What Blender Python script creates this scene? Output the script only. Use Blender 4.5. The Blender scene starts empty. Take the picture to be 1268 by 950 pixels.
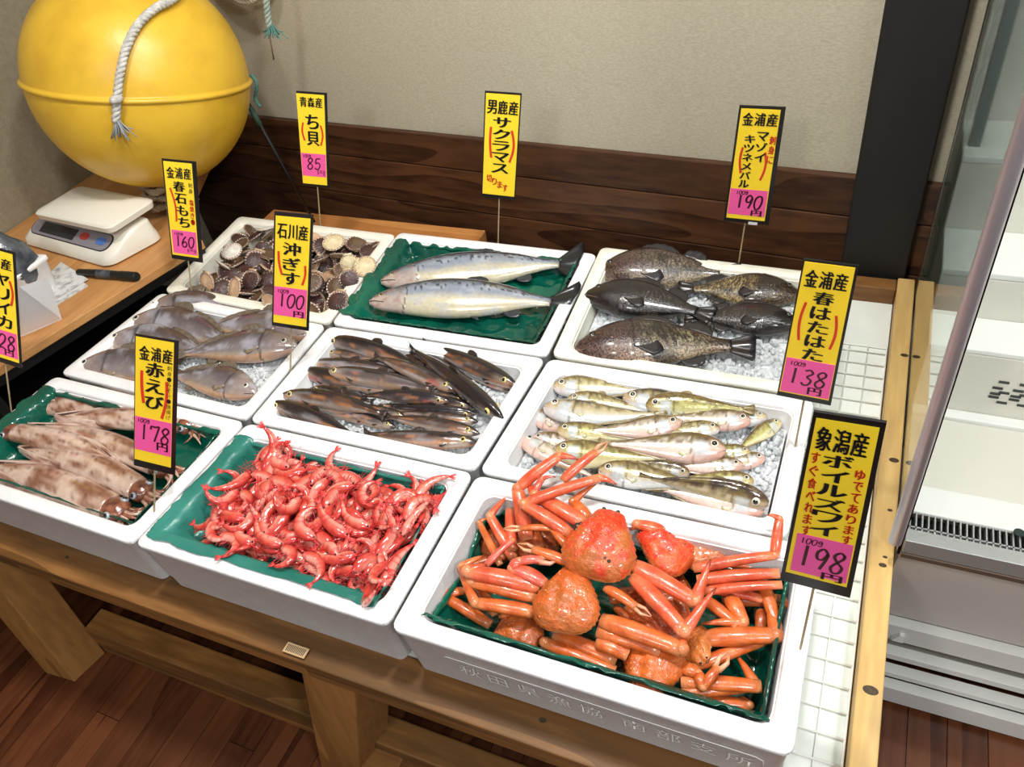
import bpy, math, random
from math import sin, cos, pi, sqrt, atan2, exp
from mathutils import Vector, Matrix, noise
random.seed(7)
scene = bpy.context.scene
col = scene.collection

# ------------------------------------------------------------------ camera
RIM = 0.62                      # height of the foam box rims above the floor
FPX = 970.2
RX = Vector((0.91543352, 0.37749116, -0.13957758))
RY = Vector((0.16188321, -0.66287083, -0.731024))
RZ = Vector((-0.36847701, 0.6466086, -0.66792365))
CAM = Vector((1.5960, -0.4372, 1.0148 + RIM))
cam_data = bpy.data.cameras.new('camera')
cam_data.sensor_width = 36.0
cam_data.lens = FPX / 1268 * 36
cam_data.clip_start = 0.02
camera = bpy.data.objects.new('camera', cam_data)
col.objects.link(camera)
M = Matrix((( RX[0], -RY[0], -RZ[0], CAM[0]), (RX[1], -RY[1], -RZ[1], CAM[1]), (RX[2], -RY[2], -RZ[2], CAM[2]), (0, 0, 0, 1)))
camera.matrix_world = M
scene.camera = camera

# ------------------------------------------------------------------ world, lights, exposure
world = bpy.data.worlds.new('world'); scene.world = world; world.use_nodes = True
bg = world.node_tree.nodes['Background']
bg.inputs[0].default_value = (0.95, 0.97, 1.0, 1)
bg.inputs[1].default_value = 0.28
scene.view_settings.view_transform = 'Standard'
scene.view_settings.look = 'None'
scene.view_settings.gamma = 1.0
scene.view_settings.exposure = 0.15

def area(name, loc, target, size, power, color):
    d = bpy.data.lights.new(name, 'AREA'); d.shape = 'DISK'; d.size = size; d.energy = power; d.color = color
    o = bpy.data.objects.new(name, d); col.objects.link(o)
    o.location = loc
    o.rotation_euler = (Vector(target) - Vector(loc)).to_track_quat('-Z', 'Y').to_euler()
    return o
area('ceiling_or_fill_lamp', (1.45, 0.42, 2.5), (1.25, 0.45, 0.6), 0.16, 21, (1.0, 0.97, 0.93))
area('ceiling_or_fill_lamp', (0.75, 0.30, 2.5), (0.55, 0.55, 0.6), 0.16, 14, (1.0, 0.94, 0.86))
area('ceiling_or_fill_lamp', (2.6, -0.75, 2.5), (2.1, 0.5, 0.3), 0.3, 24, (0.97, 1.0, 1.0))
area('ceiling_or_fill_lamp', (1.0, -1.5, 2.5), (1.0, 0.3, 0.6), 0.3, 12, (1.0, 0.97, 0.93))  # front fill added behind the camera to brighten the cards and box fronts
area('ceiling_or_fill_lamp', (2.1, 0.75, 2.5), (1.5, 0.7, 0.6), 0.12, 5, (0.96, 0.98, 1.0))

# ------------------------------------------------------------------ helpers
def ray(u, v):
    return RX * ((u - 634) / FPX) + RY * ((v - 475) / FPX) + RZ
def P(u, v, h=0.0):
    "the point at height RIM + h seen at (u, v)"
    d = ray(u, v); s = (RIM + h - CAM.z) / d.z
    return CAM + d * s
def PY(u, v, y):
    d = ray(u, v); return CAM + d * ((y - CAM.y) / d.y)
def PX(u, v, x):
    d = ray(u, v); return CAM + d * ((x - CAM.x) / d.x)
def lerp(a, b, t): return a + (b - a) * t
def sstep(a, b, x):
    t = max(0.0, min(1.0, (x - a) / (b - a))); return t * t * (3 - 2 * t)
def fbm(p, o=4):
    return noise.fractal(Vector(p), 1.0, 2.0, o)

def new_mat(name):
    m = bpy.data.materials.new(name); m.use_nodes = True
    nt = m.node_tree; b = nt.nodes['Principled BSDF']
    return m, nt, b
def hexc(r, g, b):
    f = lambda c: ((c / 255 + 0.055) / 1.055) ** 2.4 if c > 10 else c / 255 / 12.92
    return (f(r), f(g), f(b), 1)
def mat(name, c1, c2=None, rough=0.5, scale=8, bump=0.0, bscale=None, spec=0.5, metal=0.0, coat=0.0, trans=0.0, ior=None,
        stretch=(1, 1, 1), detail=4, lo=0.35, hi=0.65, sub=0.0, attr=None, emit=0, alpha=1):
    m, nt, b = new_mat(name); N = nt.nodes; L = nt.links
    b.inputs['Roughness'].default_value = rough; b.inputs['Specular IOR Level'].default_value = spec
    b.inputs['Metallic'].default_value = metal; b.inputs['Coat Weight'].default_value = coat
    b.inputs['Coat Roughness'].default_value = 0.12
    b.inputs['Transmission Weight'].default_value = trans
    if ior: b.inputs['IOR'].default_value = ior
    if sub:
        b.inputs['Subsurface Weight'].default_value = sub; b.inputs['Subsurface Radius'].default_value = (0.01, 0.005, 0.003)
        b.inputs['Subsurface Scale'].default_value = 0.5
    b.inputs['Base Color'].default_value = c1
    if alpha < 1: b.inputs['Alpha'].default_value = alpha
    if emit:
        b.inputs['Emission Color'].default_value = c1; b.inputs['Emission Strength'].default_value = emit
    tc = N.new('ShaderNodeTexCoord'); mp = N.new('ShaderNodeMapping'); mp.inputs['Scale'].default_value = stretch
    L.new(tc.outputs['Object'], mp.inputs[0])
    base = None
    if c2 is not None:
        n = N.new('ShaderNodeTexNoise'); n.inputs['Scale'].default_value = scale; n.inputs['Detail'].default_value = detail
        L.new(mp.outputs[0], n.inputs['Vector'])
        r = N.new('ShaderNodeMapRange'); r.inputs['From Min'].default_value = lo; r.inputs['From Max'].default_value = hi
        L.new(n.outputs[0], r.inputs['Value'])
        x = N.new('ShaderNodeMix'); x.data_type = 'RGBA'
        x.inputs['A'].default_value = c1; x.inputs['B'].default_value = c2
        L.new(r.outputs[0], x.inputs['Factor']); base = x.outputs['Result']
        L.new(base, b.inputs['Base Color'])
    if attr:
        a = N.new('ShaderNodeVertexColor'); a.layer_name = attr
        if base is not None:
            y = N.new('ShaderNodeMix'); y.data_type = 'RGBA'; y.blend_type = 'MULTIPLY'; y.inputs['Factor'].default_value = 1
            L.new(base, y.inputs['A']); L.new(a.outputs[0], y.inputs['B']); L.new(y.outputs['Result'], b.inputs['Base Color'])
        else: L.new(a.outputs[0], b.inputs['Base Color'])
    if bump:
        n2 = N.new('ShaderNodeTexNoise'); n2.inputs['Scale'].default_value = bscale or scale * 3; n2.inputs['Detail'].default_value = 3
        L.new(mp.outputs[0], n2.inputs['Vector'])
        bp = N.new('ShaderNodeBump'); bp.inputs['Strength'].default_value = bump; bp.inputs['Distance'].default_value = 0.004
        L.new(n2.outputs[0], bp.inputs['Height']); L.new(bp.outputs[0], b.inputs['Normal'])
    return m
def wood(name, c1, c2, axis='X', scale=6, rough=0.45, knots=True, spec=0.4, dark=None, ring=9, bump=0.15):
    m, nt, b = new_mat(name); N = nt.nodes; L = nt.links
    b.inputs['Roughness'].default_value = rough; b.inputs['Specular IOR Level'].default_value = spec
    tc = N.new('ShaderNodeTexCoord'); mp = N.new('ShaderNodeMapping')
    s = {'X': (0.12, 1, 1), 'Y': (1, 0.12, 1), 'Z': (1, 1, 0.12)}[axis]
    mp.inputs['Scale'].default_value = s
    oi = N.new('ShaderNodeObjectInfo'); ad = N.new('ShaderNodeVectorMath'); ad.operation = 'ADD'
    ml = N.new('ShaderNodeMath'); ml.operation = 'MULTIPLY'; ml.inputs[1].default_value = 7.3
    L.new(oi.outputs['Random'], ml.inputs[0]); L.new(tc.outputs['Object'], ad.inputs[0]); L.new(ml.outputs[0], ad.inputs[1])
    L.new(ad.outputs[0], mp.inputs[0])
    n0 = N.new('ShaderNodeTexNoise'); n0.inputs['Scale'].default_value = scale * 0.7; n0.inputs['Detail'].default_value = 2
    L.new(mp.outputs[0], n0.inputs['Vector'])
    mm = N.new('ShaderNodeMath'); mm.operation = 'MULTIPLY'; mm.inputs[1].default_value = ring
    L.new(n0.outputs[0], mm.inputs[0])
    sn = N.new('ShaderNodeMath'); sn.operation = 'FRACT'; L.new(mm.outputs[0], sn.inputs[0])
    n1 = N.new('ShaderNodeTexNoise'); n1.inputs['Scale'].default_value = scale * 14; n1.inputs['Detail'].default_value = 5
    L.new(mp.outputs[0], n1.inputs['Vector'])
    av = N.new('ShaderNodeMath'); av.operation = 'MULTIPLY_ADD'; av.inputs[1].default_value = 0.45
    L.new(sn.outputs[0], av.inputs[0]); L.new(n1.outputs[0], av.inputs[2])
    r = N.new('ShaderNodeMapRange'); r.inputs['From Min'].default_value = 0.44; r.inputs['From Max'].default_value = 0.92
    L.new(av.outputs[0], r.inputs['Value'])
    x = N.new('ShaderNodeMix'); x.data_type = 'RGBA'; x.inputs['A'].default_value = c1; x.inputs['B'].default_value = c2
    L.new(r.outputs[0], x.inputs['Factor']); out = x.outputs['Result']
    if dark:
        n3 = N.new('ShaderNodeTexNoise'); n3.inputs['Scale'].default_value = scale * 2.2; n3.inputs['Detail'].default_value = 6
        L.new(mp.outputs[0], n3.inputs['Vector'])
        r3 = N.new('ShaderNodeMapRange'); r3.inputs['From Min'].default_value = 0.49; r3.inputs['From Max'].default_value = 0.66; r3.inputs['To Max'].default_value = 0.75
        L.new(n3.outputs[0], r3.inputs['Value'])
        y = N.new('ShaderNodeMix'); y.data_type = 'RGBA'; y.inputs['B'].default_value = dark
        L.new(out, y.inputs['A']); L.new(r3.outputs[0], y.inputs['Factor']); out = y.outputs['Result']
    # each board a slightly different tone
    h = N.new('ShaderNodeHueSaturation'); rr = N.new('ShaderNodeMapRange'); rr.inputs['To Min'].default_value = 0.8; rr.inputs['To Max'].default_value = 1.15
    L.new(oi.outputs['Random'], rr.inputs['Value']); L.new(rr.outputs[0], h.inputs['Value']); L.new(out, h.inputs['Color'])
    L.new(h.outputs[0], b.inputs['Base Color'])
    bp = N.new('ShaderNodeBump'); bp.inputs['Strength'].default_value = bump; bp.inputs['Distance'].default_value = 0.002
    L.new(av.outputs[0], bp.inputs['Height']); L.new(bp.outputs[0], b.inputs['Normal'])
    return m

ORG = {}
def thing(name, label, cat, loc, group=None):
    o = bpy.data.objects.new(name, None); col.objects.link(o); o.location = loc; o.empty_display_size = 0.05
    o['label'] = label; o['category'] = cat
    if group: o['group'] = group
    ORG[o.name] = Vector(loc)
    return o
def tag(o, label, cat, group=None, kind=None):
    if label: o['label'] = label
    if cat: o['category'] = cat
    if group: o['group'] = group
    if kind: o['kind'] = kind
    return o
class MB:
    def __init__(s): s.v = []; s.f = []; s.c = []; s.mi = []
    def add(s, vs, fs, c=None, mi=0):
        n = len(s.v); s.v += [Vector(p) for p in vs]; s.f += [tuple(i + n for i in f) for f in fs]
        s.mi += [mi] * len(fs)
        if c is None: c = (1, 1, 1, 1)
        s.c += list(c) if isinstance(c, list) else [c] * len(vs)
    def box(s, a, b, c=None, mi=0):
        a = Vector(a); b = Vector(b)
        vs = [(x, y, z) for z in (a.z, b.z) for y in (a.y, b.y) for x in (a.x, b.x)]
        s.add(vs, [(0, 2, 3, 1), (4, 5, 7, 6), (0, 1, 5, 4), (2, 6, 7, 3), (0, 4, 6, 2), (1, 3, 7, 5)], c, mi)
    def hexa(s, bot, top, c=None, mi=0):
        "bottom quad and top quad, both counter-clockwise seen from above"
        s.add(list(bot) + list(top), [(3, 2, 1, 0), (4, 5, 6, 7), (0, 1, 5, 4), (1, 2, 6, 5), (2, 3, 7, 6), (3, 0, 4, 7)], c, mi)
    def loft(s, rings, closed=True, cap0=True, cap1=True, c=None, mi=0):
        n = len(rings[0]); vs = [p for r in rings for p in r]; fs = []
        for i in range(len(rings) - 1):
            for j in range(n if closed else n - 1):
                k = (j + 1) % n
                fs.append((i * n + j, i * n + k, (i + 1) * n + k, (i + 1) * n + j))
        if cap0: fs.append(tuple(reversed(range(n))))
        if cap1: fs.append(tuple((len(rings) - 1) * n + j for j in range(n)))
        s.add(vs, fs, c, mi)
    def tube(s, pts, rad, n=8, c=None, cap=True, flat=1.0, up=None, mi=0):
        pts = [Vector(p) for p in pts]
        if not isinstance(rad, (list, tuple)): rad = [rad] * len(pts)
        rings = []; prev = None; cs = []
        for i, p in enumerate(pts):
            t = (pts[min(i + 1, len(pts) - 1)] - pts[max(i - 1, 0)])
            if t.length < 1e-9: t = Vector((0, 0, 1))
            t.normalize()
            if prev is None:
                a = Vector(up) if up else (Vector((0, 0, 1)) if abs(t.z) < 0.9 else Vector((1, 0, 0)))
                prev = (a - t * a.dot(t)).normalized()
            else:
                q = prev - t * prev.dot(t)
                if q.length > 1e-6: prev = q.normalized()
            b = t.cross(prev)
            rings.append([p + (prev * cos(2 * pi * j / n) * flat + b * sin(2 * pi * j / n)) * rad[i] for j in range(n)])
            if isinstance(c, list): cs += [c[i]] * n
        s.loft(rings, True, cap, cap, cs if isinstance(c, list) else c, mi)
    def ball(s, p, r, n=8, m=5, c=None, sc=(1, 1, 1), rot=None, mi=0):
        p = Vector(p); vs = []; fs = []
        for i in range(1, m):
            a = pi * i / m
            for j in range(n):
                q = Vector((sin(a) * cos(2 * pi * j / n) * sc[0], sin(a) * sin(2 * pi * j / n) * sc[1], cos(a) * sc[2])) * r
                vs.append(p + (rot @ q if rot else q))
        t = Vector((0, 0, r * sc[2])); t = rot @ t if rot else t
        vs += [p + t, p - t]
        for i in range(m - 2):
            for j in range(n):
                k = (j + 1) % n; fs.append((i * n + j, (i + 1) * n + j, (i + 1) * n + k, i * n + k))
        T = len(vs) - 2
        for j in range(n):
            k = (j + 1) % n; fs.append((T, j, k)); fs.append((T + 1, (m - 2) * n + k, (m - 2) * n + j))
        s.add(vs, fs, c, mi)
    def build(s, name, m=None, parent=None, smooth=True, bevel=0, bseg=2, world=True, sharp=None, loc=None):
        me = bpy.data.meshes.new(name)
        if parent is not None:
            r = parent
            while r.parent: r = r.parent
            org = ORG.get(r.name, Vector((0, 0, 0))) if world else Vector((0, 0, 0))
        else:
            if loc is not None: org = Vector(loc)
            elif world:
                xs = [p.x for p in s.v]; ys = [p.y for p in s.v]; zs = [p.z for p in s.v]
                org = Vector(((min(xs) + max(xs)) / 2, (min(ys) + max(ys)) / 2, min(zs)))
            else: org = Vector((0, 0, 0))
        me.from_pydata([p - org for p in s.v], [], s.f)
        if any(c != (1, 1, 1, 1) for c in s.c):
            ca = me.color_attributes.new('col', 'FLOAT_COLOR', 'POINT')
            ca.data.foreach_set('color', [x for c in s.c for x in c])
        if smooth: me.polygons.foreach_set('use_smooth', [True] * len(me.polygons))
        ms = m if isinstance(m, (list, tuple)) else [m]
        for q in ms: me.materials.append(q)
        if len(ms) > 1: me.polygons.foreach_set('material_index', s.mi)
        me.update()
        if sharp: me.set_sharp_from_angle(angle=math.radians(sharp))
        o = bpy.data.objects.new(name, me); col.objects.link(o)
        if parent is not None: o.parent = parent
        else:
            o.location = org; ORG[o.name] = org
        if bevel:
            bv = o.modifiers.new('bevel', 'BEVEL'); bv.width = bevel; bv.segments = bseg; bv.limit_method = 'ANGLE'; bv.angle_limit = 0.6
        return o
def struct(o): o['kind'] = 'structure'; return o
def copy_tree(o, parent=None):
    c = o.copy(); col.objects.link(c)
    if parent is not None: c.parent = parent
    for ch in list(o.children): copy_tree(ch, c)
    return c
_tc = {}
def glyph(ch, bold=0.0):
    "triangulated outline of one character, normalised to its bounding box"
    k = (ch, bold)
    if k in _tc: return _tc[k]
    cu = bpy.data.curves.new('glyph', 'FONT'); cu.body = ch; cu.offset = bold; cu.resolution_u = 3
    o = bpy.data.objects.new('glyph', cu); col.objects.link(o)
    dg = bpy.context.evaluated_depsgraph_get(); dg.update()
    me = bpy.data.meshes.new_from_object(o.evaluated_get(dg))
    vs = [v.co.copy() for v in me.vertices]; fs = [tuple(p.vertices) for p in me.polygons]
    bpy.data.objects.remove(o); bpy.data.curves.remove(cu); bpy.data.meshes.remove(me)
    x0 = min(v.x for v in vs); x1 = max(v.x for v in vs); y0 = min(v.y for v in vs); y1 = max(v.y for v in vs)
    _tc[k] = (vs, fs, x0, x1, y0, y1)
    return _tc[k]
# ------------------------------------------------------------------ materials
WHITE_PLASTIC = mat('white_plastic', hexc(232, 232, 226), rough=0.35)
M_plaster = mat('beige_woven_wallpaper', hexc(176, 168, 146), hexc(190, 183, 162), rough=0.9, scale=130, bump=0.35, bscale=420, stretch=(1, 1, 2.5))
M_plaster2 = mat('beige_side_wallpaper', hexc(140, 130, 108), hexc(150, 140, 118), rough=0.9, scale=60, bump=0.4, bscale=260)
M_wains = wood('dark_stained_wainscot', hexc(52, 30, 20), hexc(90, 58, 37), 'X', 5, rough=0.4, ring=12)
M_floor = wood('red_brown_floorboard', hexc(74, 37, 20), hexc(108, 62, 36), 'Y', 4, rough=0.35, ring=7)
M_post = mat('near_black_post_wood', hexc(16, 14, 13), hexc(24, 20, 18), rough=0.6, scale=20, stretch=(1, 1, 0.1))
M_tblwood = wood('worn_pine', hexc(156, 108, 58), hexc(112, 74, 34), 'X', 5, rough=0.5, dark=hexc(86, 62, 34), ring=6)
M_tblwoodY = wood('worn_pale_pine', hexc(196, 164, 104), hexc(172, 136, 80), 'Y', 5, rough=0.5, dark=hexc(120, 98, 70), ring=6)
M_legwood = wood('pine_leg', hexc(168, 118, 64), hexc(138, 94, 48), 'Z', 5, rough=0.5, ring=5)
M_desk = wood('desk_pine', hexc(216, 160, 100), hexc(196, 138, 80), 'Y', 6, rough=0.45, ring=4)
M_black = mat('black_metal', hexc(22, 22, 22), rough=0.4)
M_board = mat('white_liner_board', hexc(232, 236, 230), hexc(214, 220, 212), rough=0.3, scale=5)
M_wire = mat('white_coated_wire', hexc(236, 238, 232), rough=0.3)

# ------------------------------------------------------------------ setting
def wallY(x): return 1.375 - 0.085 * x
LW = -0.62            # left wall
ZW = PY(730, 188, wallY(1.05) - 0.018).z      # top of the wainscot
def wall_quad(mb, x0, x1, z0, z1, d0, d1):
    mb.hexa([(x0, wallY(x0) - d1, z0), (x1, wallY(x1) - d1, z0), (x1, wallY(x1) - d0, z0), (x0, wallY(x0) - d0, z0)],
            [(x0, wallY(x0) - d1, z1), (x1, wallY(x1) - d1, z1), (x1, wallY(x1) - d0, z1), (x0, wallY(x0) - d0, z1)])
m = MB(); wall_quad(m, LW, 4.2, 0, 2.7, -0.12, 0.0)
wall_back = struct(m.build('wall_back', M_plaster, smooth=False))
bz = [RIM - 0.62, RIM - 0.42, RIM - 0.24, RIM - 0.105, RIM + 0.0, RIM + 0.145]
bz = [0.0, 0.13, 0.255, 0.38, 0.505, 0.635, ZW]
for i in range(6):
    m = MB(); wall_quad(m, LW, 4.2, bz[i] + 0.0015, bz[i + 1] - 0.0015, 0.0, 0.018)
    o = m.build('board', M_wains, wall_back, smooth=False, bevel=0.002)
ORG[wall_back.name] = wall_back.location.copy()
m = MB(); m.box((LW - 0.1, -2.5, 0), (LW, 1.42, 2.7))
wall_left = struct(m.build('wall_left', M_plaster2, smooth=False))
# black corner post
a = PY(1040, 340, 1.14); b = PY(1125, 340, 1.14)
m = MB(); m.box((1.580, 1.176, 0), (1.716, 1.25, 2.7))
struct(m.build('trim_1', M_post, smooth=False, bevel=0.004))

# floor: boards
m = MB(); m.box((-0.8, -2.5, -0.05), (4.2, 1.5, -0.006))
floor = struct(m.build('floor', mat('floor_under', hexc(40, 22, 14)), smooth=False))
w = 0.07
ang = math.radians(8)
k = 0
for i in range(-8, 46):
    x = -0.6 + i * w
    if x + w > 4.1 or x < -0.75: continue
    y = -2.4 + (i * 0.37 % 0.9)
    while y < 1.3:
        y1 = min(1.4, y + 0.9)
        # only the stretch that can be seen from around the table
        if y1 > -1.0 and x < 3.2:
            m = MB(); m.box((x + 0.0008, max(-2.4, y) + 0.0008, -0.006), (x + w - 0.0008, y1 - 0.0008, 0.0))
            m.build('plank', M_floor, floor, smooth=False)
            k += 1
        y = y1

# ------------------------------------------------------------------ display table
TZ = RIM - 0.1385
table = thing('display_table', 'wooden market table on splayed pine legs carrying all the foam boxes', 'table', (0.8, 0.5, 0))
m = MB(); m.box((-0.06, 0.032, TZ - 0.02), (1.70, 1.16, TZ))
tag(m.build('table_top', M_board, table, smooth=False), 'white liner board', None)
def rail(name, a, b, mt, label=None):
    m = MB(); m.box(a, b); o = m.build(name, mt, table, smooth=False, bevel=0.003)
    if label: o['label'] = label
    return o
rail('rail', (-0.10, -0.038, RIM - 0.160), (1.694, 0.031, RIM - 0.1392), M_tblwood, 'stained front rail')
rail('lath', (-0.10, -0.033, RIM - 0.192), (0.16, 0.0, RIM - 0.160), M_tblwood)
rail('lath', (0.162, -0.036, RIM - 0.192), (0.87, 0.0, RIM - 0.160), M_tblwood)
rail('lath', (0.872, -0.036, RIM - 0.192), (1.694, 0.0, RIM - 0.160), M_tblwood)
rail('rail', (1.702, -0.042, RIM - 0.20), (1.737, 1.172, RIM - 0.098), M_tblwoodY, 'pale right rail')
rail('rail', (1.10, 1.125, RIM - 0.20), (1.7005, 1.165, RIM - 0.098), M_tblwood)
rail('ledge_board', (-0.05, 1.03, RIM - 0.135), (0.672, 1.20, RIM - 0.100), wood('ledge_pine', hexc(190, 132, 74), hexc(168, 110, 58), 'X', 5, ring=5), 'brown pine ledge board behind the boxes')
# knots in the front rail
M_knot = mat('knot', hexc(70, 52, 28), hexc(44, 32, 18), rough=0.6, scale=200)
def knot(c, r):
    m = MB(); m.tube([c - Vector((0, 0, 0.0008)), c + Vector((0, 0, 0.0003))], r, 14); m.v = [Vector((c.x + (p.x - c.x) * 1.5, p.y, p.z)) for p in m.v]; m.build('knot', M_knot, table, sharp=40)
for (u, v, r_) in ((672, 892, 0.004), (83, 690, 0.003)):
    knot(P(u, v, -0.1390), r_)
for (u, v, r_) in ((1102, 632, 0.0028), (1093, 700, 0.004), (1096, 690, 0.0025), (1078, 855, 0.007), (1107, 570, 0.0055), (1120, 440, 0.005)):
    knot(P(u, v, -0.0980), r_)
# barcode sticker on the lath
q = [P(348, 790, -0.1335), P(381, 801, -0.1335), P(381, 813, -0.1335), P(348, 800, -0.1335)]
m = MB(); c0 = P(366, 806, -0.1338)
m.box((c0.x - 0.022, c0.y - 0.008, RIM - 0.1338), (c0.x + 0.022, c0.y + 0.010, RIM - 0.1334))
st = m.build('sticker', mat('sticker_paper', hexc(190, 160, 120)), table, smooth=False)
m = MB()
for i in range(12):
    x = c0.x - 0.018 + i * 0.0031
    m.box((x, c0.y - 0.005, RIM - 0.1333), (x + 0.0014, c0.y + 0.007, RIM - 0.1331))
m.build('barcode', M_black, st, smooth=False)
# legs
def leg(bot, top):
    m = MB(); m.hexa(bot, top); return m.build('leg', M_legwood, table, smooth=False, bevel=0.003)
F = -RIM
b0, b1, b2 = P(57, 834, F), P(93, 845, F), P(131, 809, F)
b3 = b0 + (b2 - b1)
t1 = Vector((-0.02, -0.03, RIM - 0.165))
d01 = (b0 - b1); d21 = (b2 - b1)
leg([b0, b1, b2, b3], [t1 + d01, t1, t1 + d21, t1 + d01 + d21])
b1 = P(446, 968, F); bb = [b1 + d01, b1, b1 + d21, b1 + d01 + d21]
t1 = Vector((0.965, -0.03, RIM - 0.165)); 
leg(bb, [t1 + Vector((-0.11, 0, 0)), t1, t1 + d21 * 1.1, t1 + Vector((-0.11, 0, 0)) + d21 * 1.1])
leg([(x, y + 1.0, 0) for x, y in ((-0.10, 0), (-0.01, 0), (-0.01, 0.09), (-0.1, 0.09))], [(x, y + 1.0, TZ - 0.02) for x, y in ((-0.05, 0), (0.04, 0), (0.04, 0.09), (-0.05, 0.09))])
leg([(x, y, 0) for x, y in ((1.60, 1.0), (1.69, 1.0), (1.69, 1.09), (1.6, 1.09))], [(x, y, TZ - 0.02) for x, y in ((1.58, 1.0), (1.67, 1.0), (1.67, 1.09), (1.58, 1.09))])
leg([(x, y, 0) for x, y in ((1.59, 0.03), (1.68, 0.03), (1.68, 0.12), (1.59, 0.12))], [(x, y, TZ - 0.02) for x, y in ((1.59, 0.03), (1.68, 0.03), (1.68, 0.12), (1.59, 0.12))])
m = MB(); m.box((0.07, -0.004, 0.002), (1.58, 0.055, 0.105)); m.build('stretcher', M_tblwood, table, smooth=False, bevel=0.003)
m = MB(); m.box((0.86, -0.13, 0.002), (0.94, 0.015, 0.07)); m.build('foot_block', M_tblwood, table, smooth=False, bevel=0.003)
m = MB(); m.box((0.80, 0.03, RIM - 0.225), (0.855, 0.05, RIM - 0.165)); m.build('brace_block', M_tblwoodY, table, smooth=False, bevel=0.002)
m = MB(); m.box((0.04, 0.14, 0.002), (1.58, 0.155, TZ - 0.03)); tag(m.build('shade_panel', mat('black_shade_panel', hexc(16, 15, 16), rough=0.7), table, smooth=False), 'black panel added as shade under the table', None)  # added black sheet, stands in for the shade behind the stretcher
m = MB(); m.box((0.0, 0.16, 0.26), (1.55, 1.0, 0.275)); tag(m.build('lower_shelf', mat('shade_black_shelf', hexc(20, 20, 22)), table, smooth=False), 'lower shelf coloured black for the shade under the table', None)  # the black colour carries the under-table shade

# wire rack
rack = thing('wire_rack', 'white coated wire grid lying on the table right of the crab box', 'rack', (1.5, 0.5, TZ))
zr = TZ + 0.0028
m = MB(); r = 0.0022
x0, x1, y0, y1 = 1.30, 1.698, 0.036, 0.965
m.tube([(x0, y0, zr), (x1, y0, zr), (x1, y1, zr), (x0, y1, zr), (x0, y0, zr)], r, 6)
m.build('rack_frame', M_wire, rack)
x = x1 - 0.036
while x > x0 + 0.01:
    m = MB(); m.tube([(x, y0, zr - 0.0006), (x, y1, zr - 0.0006)], 0.0014, 6); m.build('wire', M_wire, rack); x -= 0.036
y = y0 + 0.036
while y < y1 - 0.01:
    m = MB(); m.tube([(x0, y, zr + 0.0010), (x1, y, zr + 0.0010)], 0.0014, 6); m.build('wire', M_wire, rack); y += 0.038

# ------------------------------------------------------------------ foam boxes
M_foam = mat('white_foam', hexc(240, 240, 240), hexc(232, 232, 234), rough=0.55, scale=40, bump=0.25, bscale=350, sub=0.0)
M_foam_ivory = mat('ivory_foam', hexc(238, 236, 224), hexc(230, 228, 214), rough=0.5, scale=40, bump=0.2, bscale=350)
M_emb = mat('embossed_foam', hexc(236, 234, 232), rough=0.5)
BOX = {}
def bil(q, s, t):
    return (q[0] * (1 - s) + q[1] * s) * (1 - t) + (q[3] * (1 - s) + q[2] * s) * t
def rrect(q, inset, rad, z, n=5, W=None, D=None):
    "rounded rectangle inside quad q (FL, FR, BR, BL), n points per corner"
    W = (q[1] - q[0]).length; D = (q[3] - q[0]).length
    pts = []
    x0, x1, y0, y1 = inset, W - inset, inset, D - inset
    for cx, cy, a0 in ((x1 - rad, y0 + rad, -pi / 2), (x1 - rad, y1 - rad, 0), (x0 + rad, y1 - rad, pi / 2), (x0 + rad, y0 + rad, pi)):
        for i in range(n):
            a = a0 + pi / 2 * i / (n - 1)
            p = bil(q, (cx + rad * cos(a)) / W, (cy + rad * sin(a)) / D); pts.append(Vector((p.x, p.y, z)))
    return pts
def foam_box(key, quad, label, h=0.0, rim=0.030, depth=0.085, bottom=None, mt=None, name='foam_box', cat='box', step=True):
    Z = RIM + h; zb = TZ if bottom is None else bottom
    q = [Vector((p.x, p.y, Z)) for p in quad]
    H = Z - zb
    g = 0.0012
    rings = [rrect(q, 0.013 + g, 0.012, zb + 0.0), rrect(q, 0.012 + g, 0.012, zb + 0.002), rrect(q, 0.003 + g, 0.016, Z - 0.012), rrect(q, 0.000 + g, 0.016, Z - 0.009), rrect(q, 0.000 + g, 0.016, Z - 0.002),
             rrect(q, 0.002 + g, 0.015, Z), rrect(q, rim - 0.003, 0.021, Z), rrect(q, rim, 0.02, Z - 0.003), rrect(q, rim + 0.001, 0.02, Z - 0.008)]
    if step: rings += [rrect(q, rim + 0.003, 0.019, Z - 0.0085)]
    rings += [rrect(q, rim + 0.008, 0.018, Z - depth + 0.006), rrect(q, rim + 0.014, 0.014, Z - depth)]
    m = MB(); m.loft(rings)
    c = sum(quad, Vector()) / 4
    o = m.build(name, mt or M_foam, None, True, sharp=50)
    tag(o, label, cat, 'white foam fish boxes on the table')
    BOX[key] = (q, rim, Z, depth)
    return o
def G(*uv): return [P(u, v) for u, v in uv]
gsq = G((162, 674), (304, 522), (68, 465)); FR, BR, BL = gsq
foam_box('squid', [FR + (BL - BR), FR, BR, BL], 'white foam box holding squid on green film, front left')
foam_box('shrimp', G((164, 674), (479, 776), (587, 585), (306, 523)), 'white foam box heaped with red shrimp, front middle')
foam_box('crab', G((481, 779), (983, 939), (1020, 678), (590, 587)), 'large white foam box of boiled crabs with embossed lettering, front right', depth=0.10, bottom=TZ + 0.0052)
foam_box('croaker', G((73, 462), (304, 520), (404, 402), (199, 362)), 'white foam box of grey croakers on ice beside the desk')
foam_box('smelt', G((307, 521), (588, 583), (676, 443), (407, 403)), 'white foam box of slim dark smelts on ice, in the very middle')
foam_box('sand', G((592, 584), (976, 667), (1010, 495), (680, 443)), 'white foam box of sandfish on ice behind the crabs', bottom=TZ + 0.0052, depth=0.09)
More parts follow.
